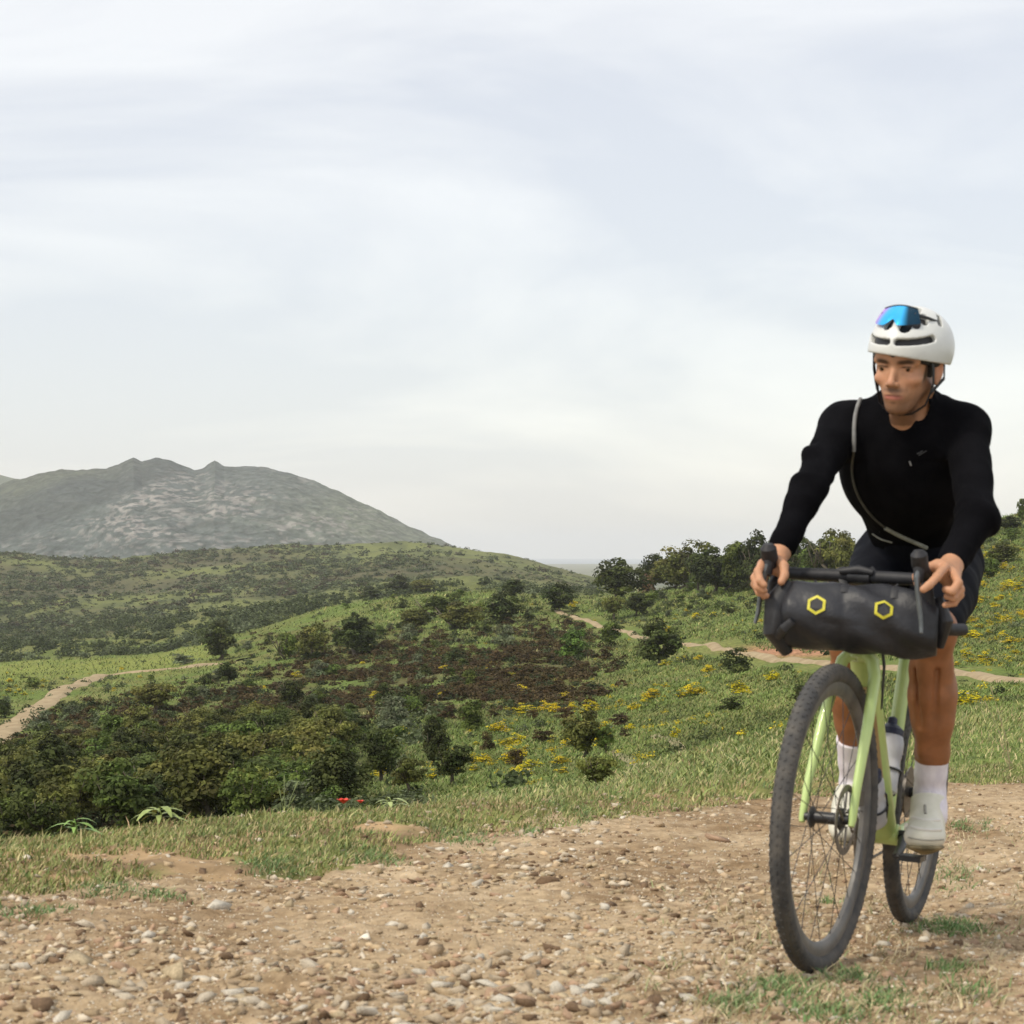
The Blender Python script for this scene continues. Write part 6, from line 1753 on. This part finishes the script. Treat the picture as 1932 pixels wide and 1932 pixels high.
lv = Vol(HC - V3((0.2, 0.2, 0.1)), HC + V3((0.2, 0.2, 0.2)), 0.0035)
hell(lv, (-0.018, 0, 0.036), (0.114, 0.0870, 0.093), 0.0); hell(lv, (-0.045, 0, 0.045), (0.092, 0.086, 0.082), 0.02)
lv.plane_cut(H(0.11, 0, 0.030), HR @ np.array([0.20, -0.10, -1.0]))
lin = lv.bake('helmet_liner', m_bag2, None); lin.parent = helmet; lin.matrix_parent_inverse = Matrix.Identity(4)
# straps: from the temples, round the ear, under the chin
for s in (-1, 1):
    st = MB()
    st.tube([H(0.030, 0.075 * s, 0.035), H(0.018, 0.0790 * s, -0.005), H(0.010, 0.0760 * s, -0.040), H(0.012, 0.070 * s, -0.062)], 0.0085, 8, flat=0.16, up=HR[:, 0])
    st.tube([H(-0.060, 0.078 * s, 0.025), H(-0.040, 0.086 * s, -0.030), H(0.012, 0.071 * s, -0.062)], 0.0065, 8, flat=0.18, up=HR[:, 0])
    st.tube([H(0.012, 0.070 * s, -0.062), H(0.020, 0.060 * s, -0.094), H(0.036, 0.030 * s, -0.116), H(0.040, 0, -0.120)], 0.0075, 8, flat=0.2, up=HR[:, 0])
    o = st.build('helmet_strap', m_bag2, None); o.parent = helmet; o.matrix_parent_inverse = Matrix.Identity(4)
MB().tube([H(-0.075, 0.070, 0.010), H(-0.112, 0, 0.005), H(-0.075, -0.070, 0.010)], [0.012, 0.014, 0.012], 8, flat=0.5).build('retention_band', m_bag2, helmet)

# ---- sunglasses pushed into the front vents
sg = empty('sunglasses'); tag(sg, 'blue mirrored wraparound sunglasses tucked into the front of the helmet', 'sunglasses')
m_lens, nt_l, b_l = principled('mirror_lens', (0.10, 0.50, 0.95), 0.12, metal=0.85)
N_ = nt_l.nodes; tcn = N_.new('ShaderNodeAttribute'); tcn.attribute_name = 'Col'; nt_l.links.new(tcn.outputs['Color'], b_l.inputs['Base Color'])
b_l.inputs['Metallic'].default_value = 0.55
vs, cols, fs = [], [], []; na, nb = 28, 8
for i in range(na + 1):
    t = i / na * 2 - 1
    for j in range(nb + 1):
        w_ = j / nb
        az = t * 43 - 7; hgt = 1 - 0.30 * abs(t) ** 3
        low = 0.30 * math.exp(-(t / 0.14) ** 2)            # nose notch
        e0 = 34 + low * 34 + 5 * abs(t) ** 2; e1 = 66 - 7 * abs(t) ** 2
        q = on_shell(az, e0 + (e1 - e0) * w_, 0.009 + 0.011 * w_)
        vs.append(H(*q)); cl = np.array([0.05, 0.50, 0.95]) * (1 - max(0, -t - 0.45) * 1.6) + np.array([0.75, 0.15, 0.75]) * max(0, -t - 0.45) * 1.6
        cl = cl * (1 - 0.93 * float(np.clip((t - 0.30) / 0.25, 0, 1)))
        cols.append(np.clip(cl, 0, 1))
for i in range(na):
    for j in range(nb): a = i * (nb + 1) + j; fs.append((a, a + nb + 1, a + nb + 2, a + 1))
nv = len(vs); vs2 = [v_ - HR[:, 0] * 0.0022 for v_ in vs]; fs2 = [tuple(nv + q for q in reversed(f_)) for f_ in fs]
lens = obj('lens', mesh_from('lens', np.array(vs + vs2), fs + fs2, True, np.array(cols + cols)), m_lens, sg)
rimp = [H(*(on_shell(t * 43 - 7, 66 - 7 * t * t, 0.0205))) for t in np.linspace(-1, 1, 19)]
MB().tube(rimp, 0.0016, 6).build('frame_rim', m_blk, sg)
for s in (-1, 1):
    MB().tube([H(*on_shell(36 * s - 8, 52, 0.014)), H(*on_shell(58 * s, 50, 0.008)), H(*on_shell(88 * s, 46, 0.004)), H(*on_shell(104 * s, 44, -0.01))], [0.0045, 0.004, 0.003, 0.002], 8, flat=0.6).build('temple_arm', m_blk, sg)

# ---- sling strap across the chest, laid on the jersey by casting onto it
deps = None
jm = jersey.data; tree = BVHTree.FromPolygons([v_.co[:] for v_ in jm.vertices], [p_.vertices[:] for p_ in jm.polygons])
def on_jersey(u, v, off=0.004):
    o_ = Vector((0, 0, CAMZ)); d_ = Vector(P(u, v, 1.0)) - o_; d_.normalize()
    loc, nor, ix, dist = tree.ray_cast(o_, d_)
    if loc is None: return None
    if nor.dot(d_) > 0: nor = -nor
    return V3(loc) + V3(nor) * off
m_str = noisy('grey_webbing', (0.17, 0.17, 0.165), (0.26, 0.26, 0.25), scale=60, rough=0.6)
m_str2 = noisy('dark_webbing', (0.035, 0.034, 0.026), (0.06, 0.058, 0.045), scale=60, rough=0.6)
m_str3 = noisy('pale_webbing', (0.22, 0.22, 0.18), (0.30, 0.30, 0.25), scale=60, rough=0.6)
def smooth_poly(pp, n=60):
    pp = np.array(pp, float); d_ = np.concatenate([[0], np.cumsum(np.hypot(*(pp[1:] - pp[:-1]).T))]); s_ = np.linspace(0, d_[-1], n)
    q = np.stack([np.interp(s_, d_, pp[:, k]) for k in range(2)], 1)
    for _ in range(6): q[1:-1] = (q[:-2] + 2 * q[1:-1] + q[2:]) / 4
    return q
sling = empty('sling_strap'); tag(sling, 'thin grey strap crossing the black jersey from shoulder to hip', 'strap')
path = smooth_poly([(1630, 744), (1617, 766), (1611, 800), (1609, 850), (1609, 900), (1618, 932), (1636, 962), (1660, 987), (1690, 1006), (1722, 1020), (1748, 1032)])
def strap_on(path, rad, mat, name, parent, flat=0.35, off=0.003):
    ps = [on_jersey(a, b, off) for a, b in path]; ps = [p_ for p_ in ps if p_ is not None]
    if len(ps) < 3: return
    a_ = np.array(ps)
    for _ in range(4): a_[1:-1] = (a_[:-2] + 2 * a_[1:-1] + a_[2:]) / 4
    MB().tube(list(a_), rad, 8, flat=1.0).build(name, mat, parent)
strap_on(path[:19], 0.0052, m_str, 'webbing', sling)
strap_on(path[18:46], 0.0030, m_str2, 'webbing', sling)
strap_on(path[45:], 0.0056, m_str3, 'webbing', sling)
strap_on(smooth_poly([(1648, 1006), (1662, 1016), (1684, 1022)], 16), 0.0022, m_str3, 'webbing', sling)
for (pp, rad, nm) in (([(1716, 870), (1719, 878)], 0.0022, 'zip_pull'),
                      ([(1730, 856), (1737, 853), (1741, 850)], 0.0012, 'chest_logo'), ([(1733, 859), (1748, 850)], 0.0010, 'chest_logo')):
    ps = [on_jersey(a, b, 0.002) for a, b in pp]
    if all(q is not None for q in ps): wear(MB().tube(ps, rad, 6).build(nm, m_str if nm == 'zip_pull' else noisy('logo_grey', (0.05, 0.05, 0.05), (0.07, 0.07, 0.07), scale=50), None))
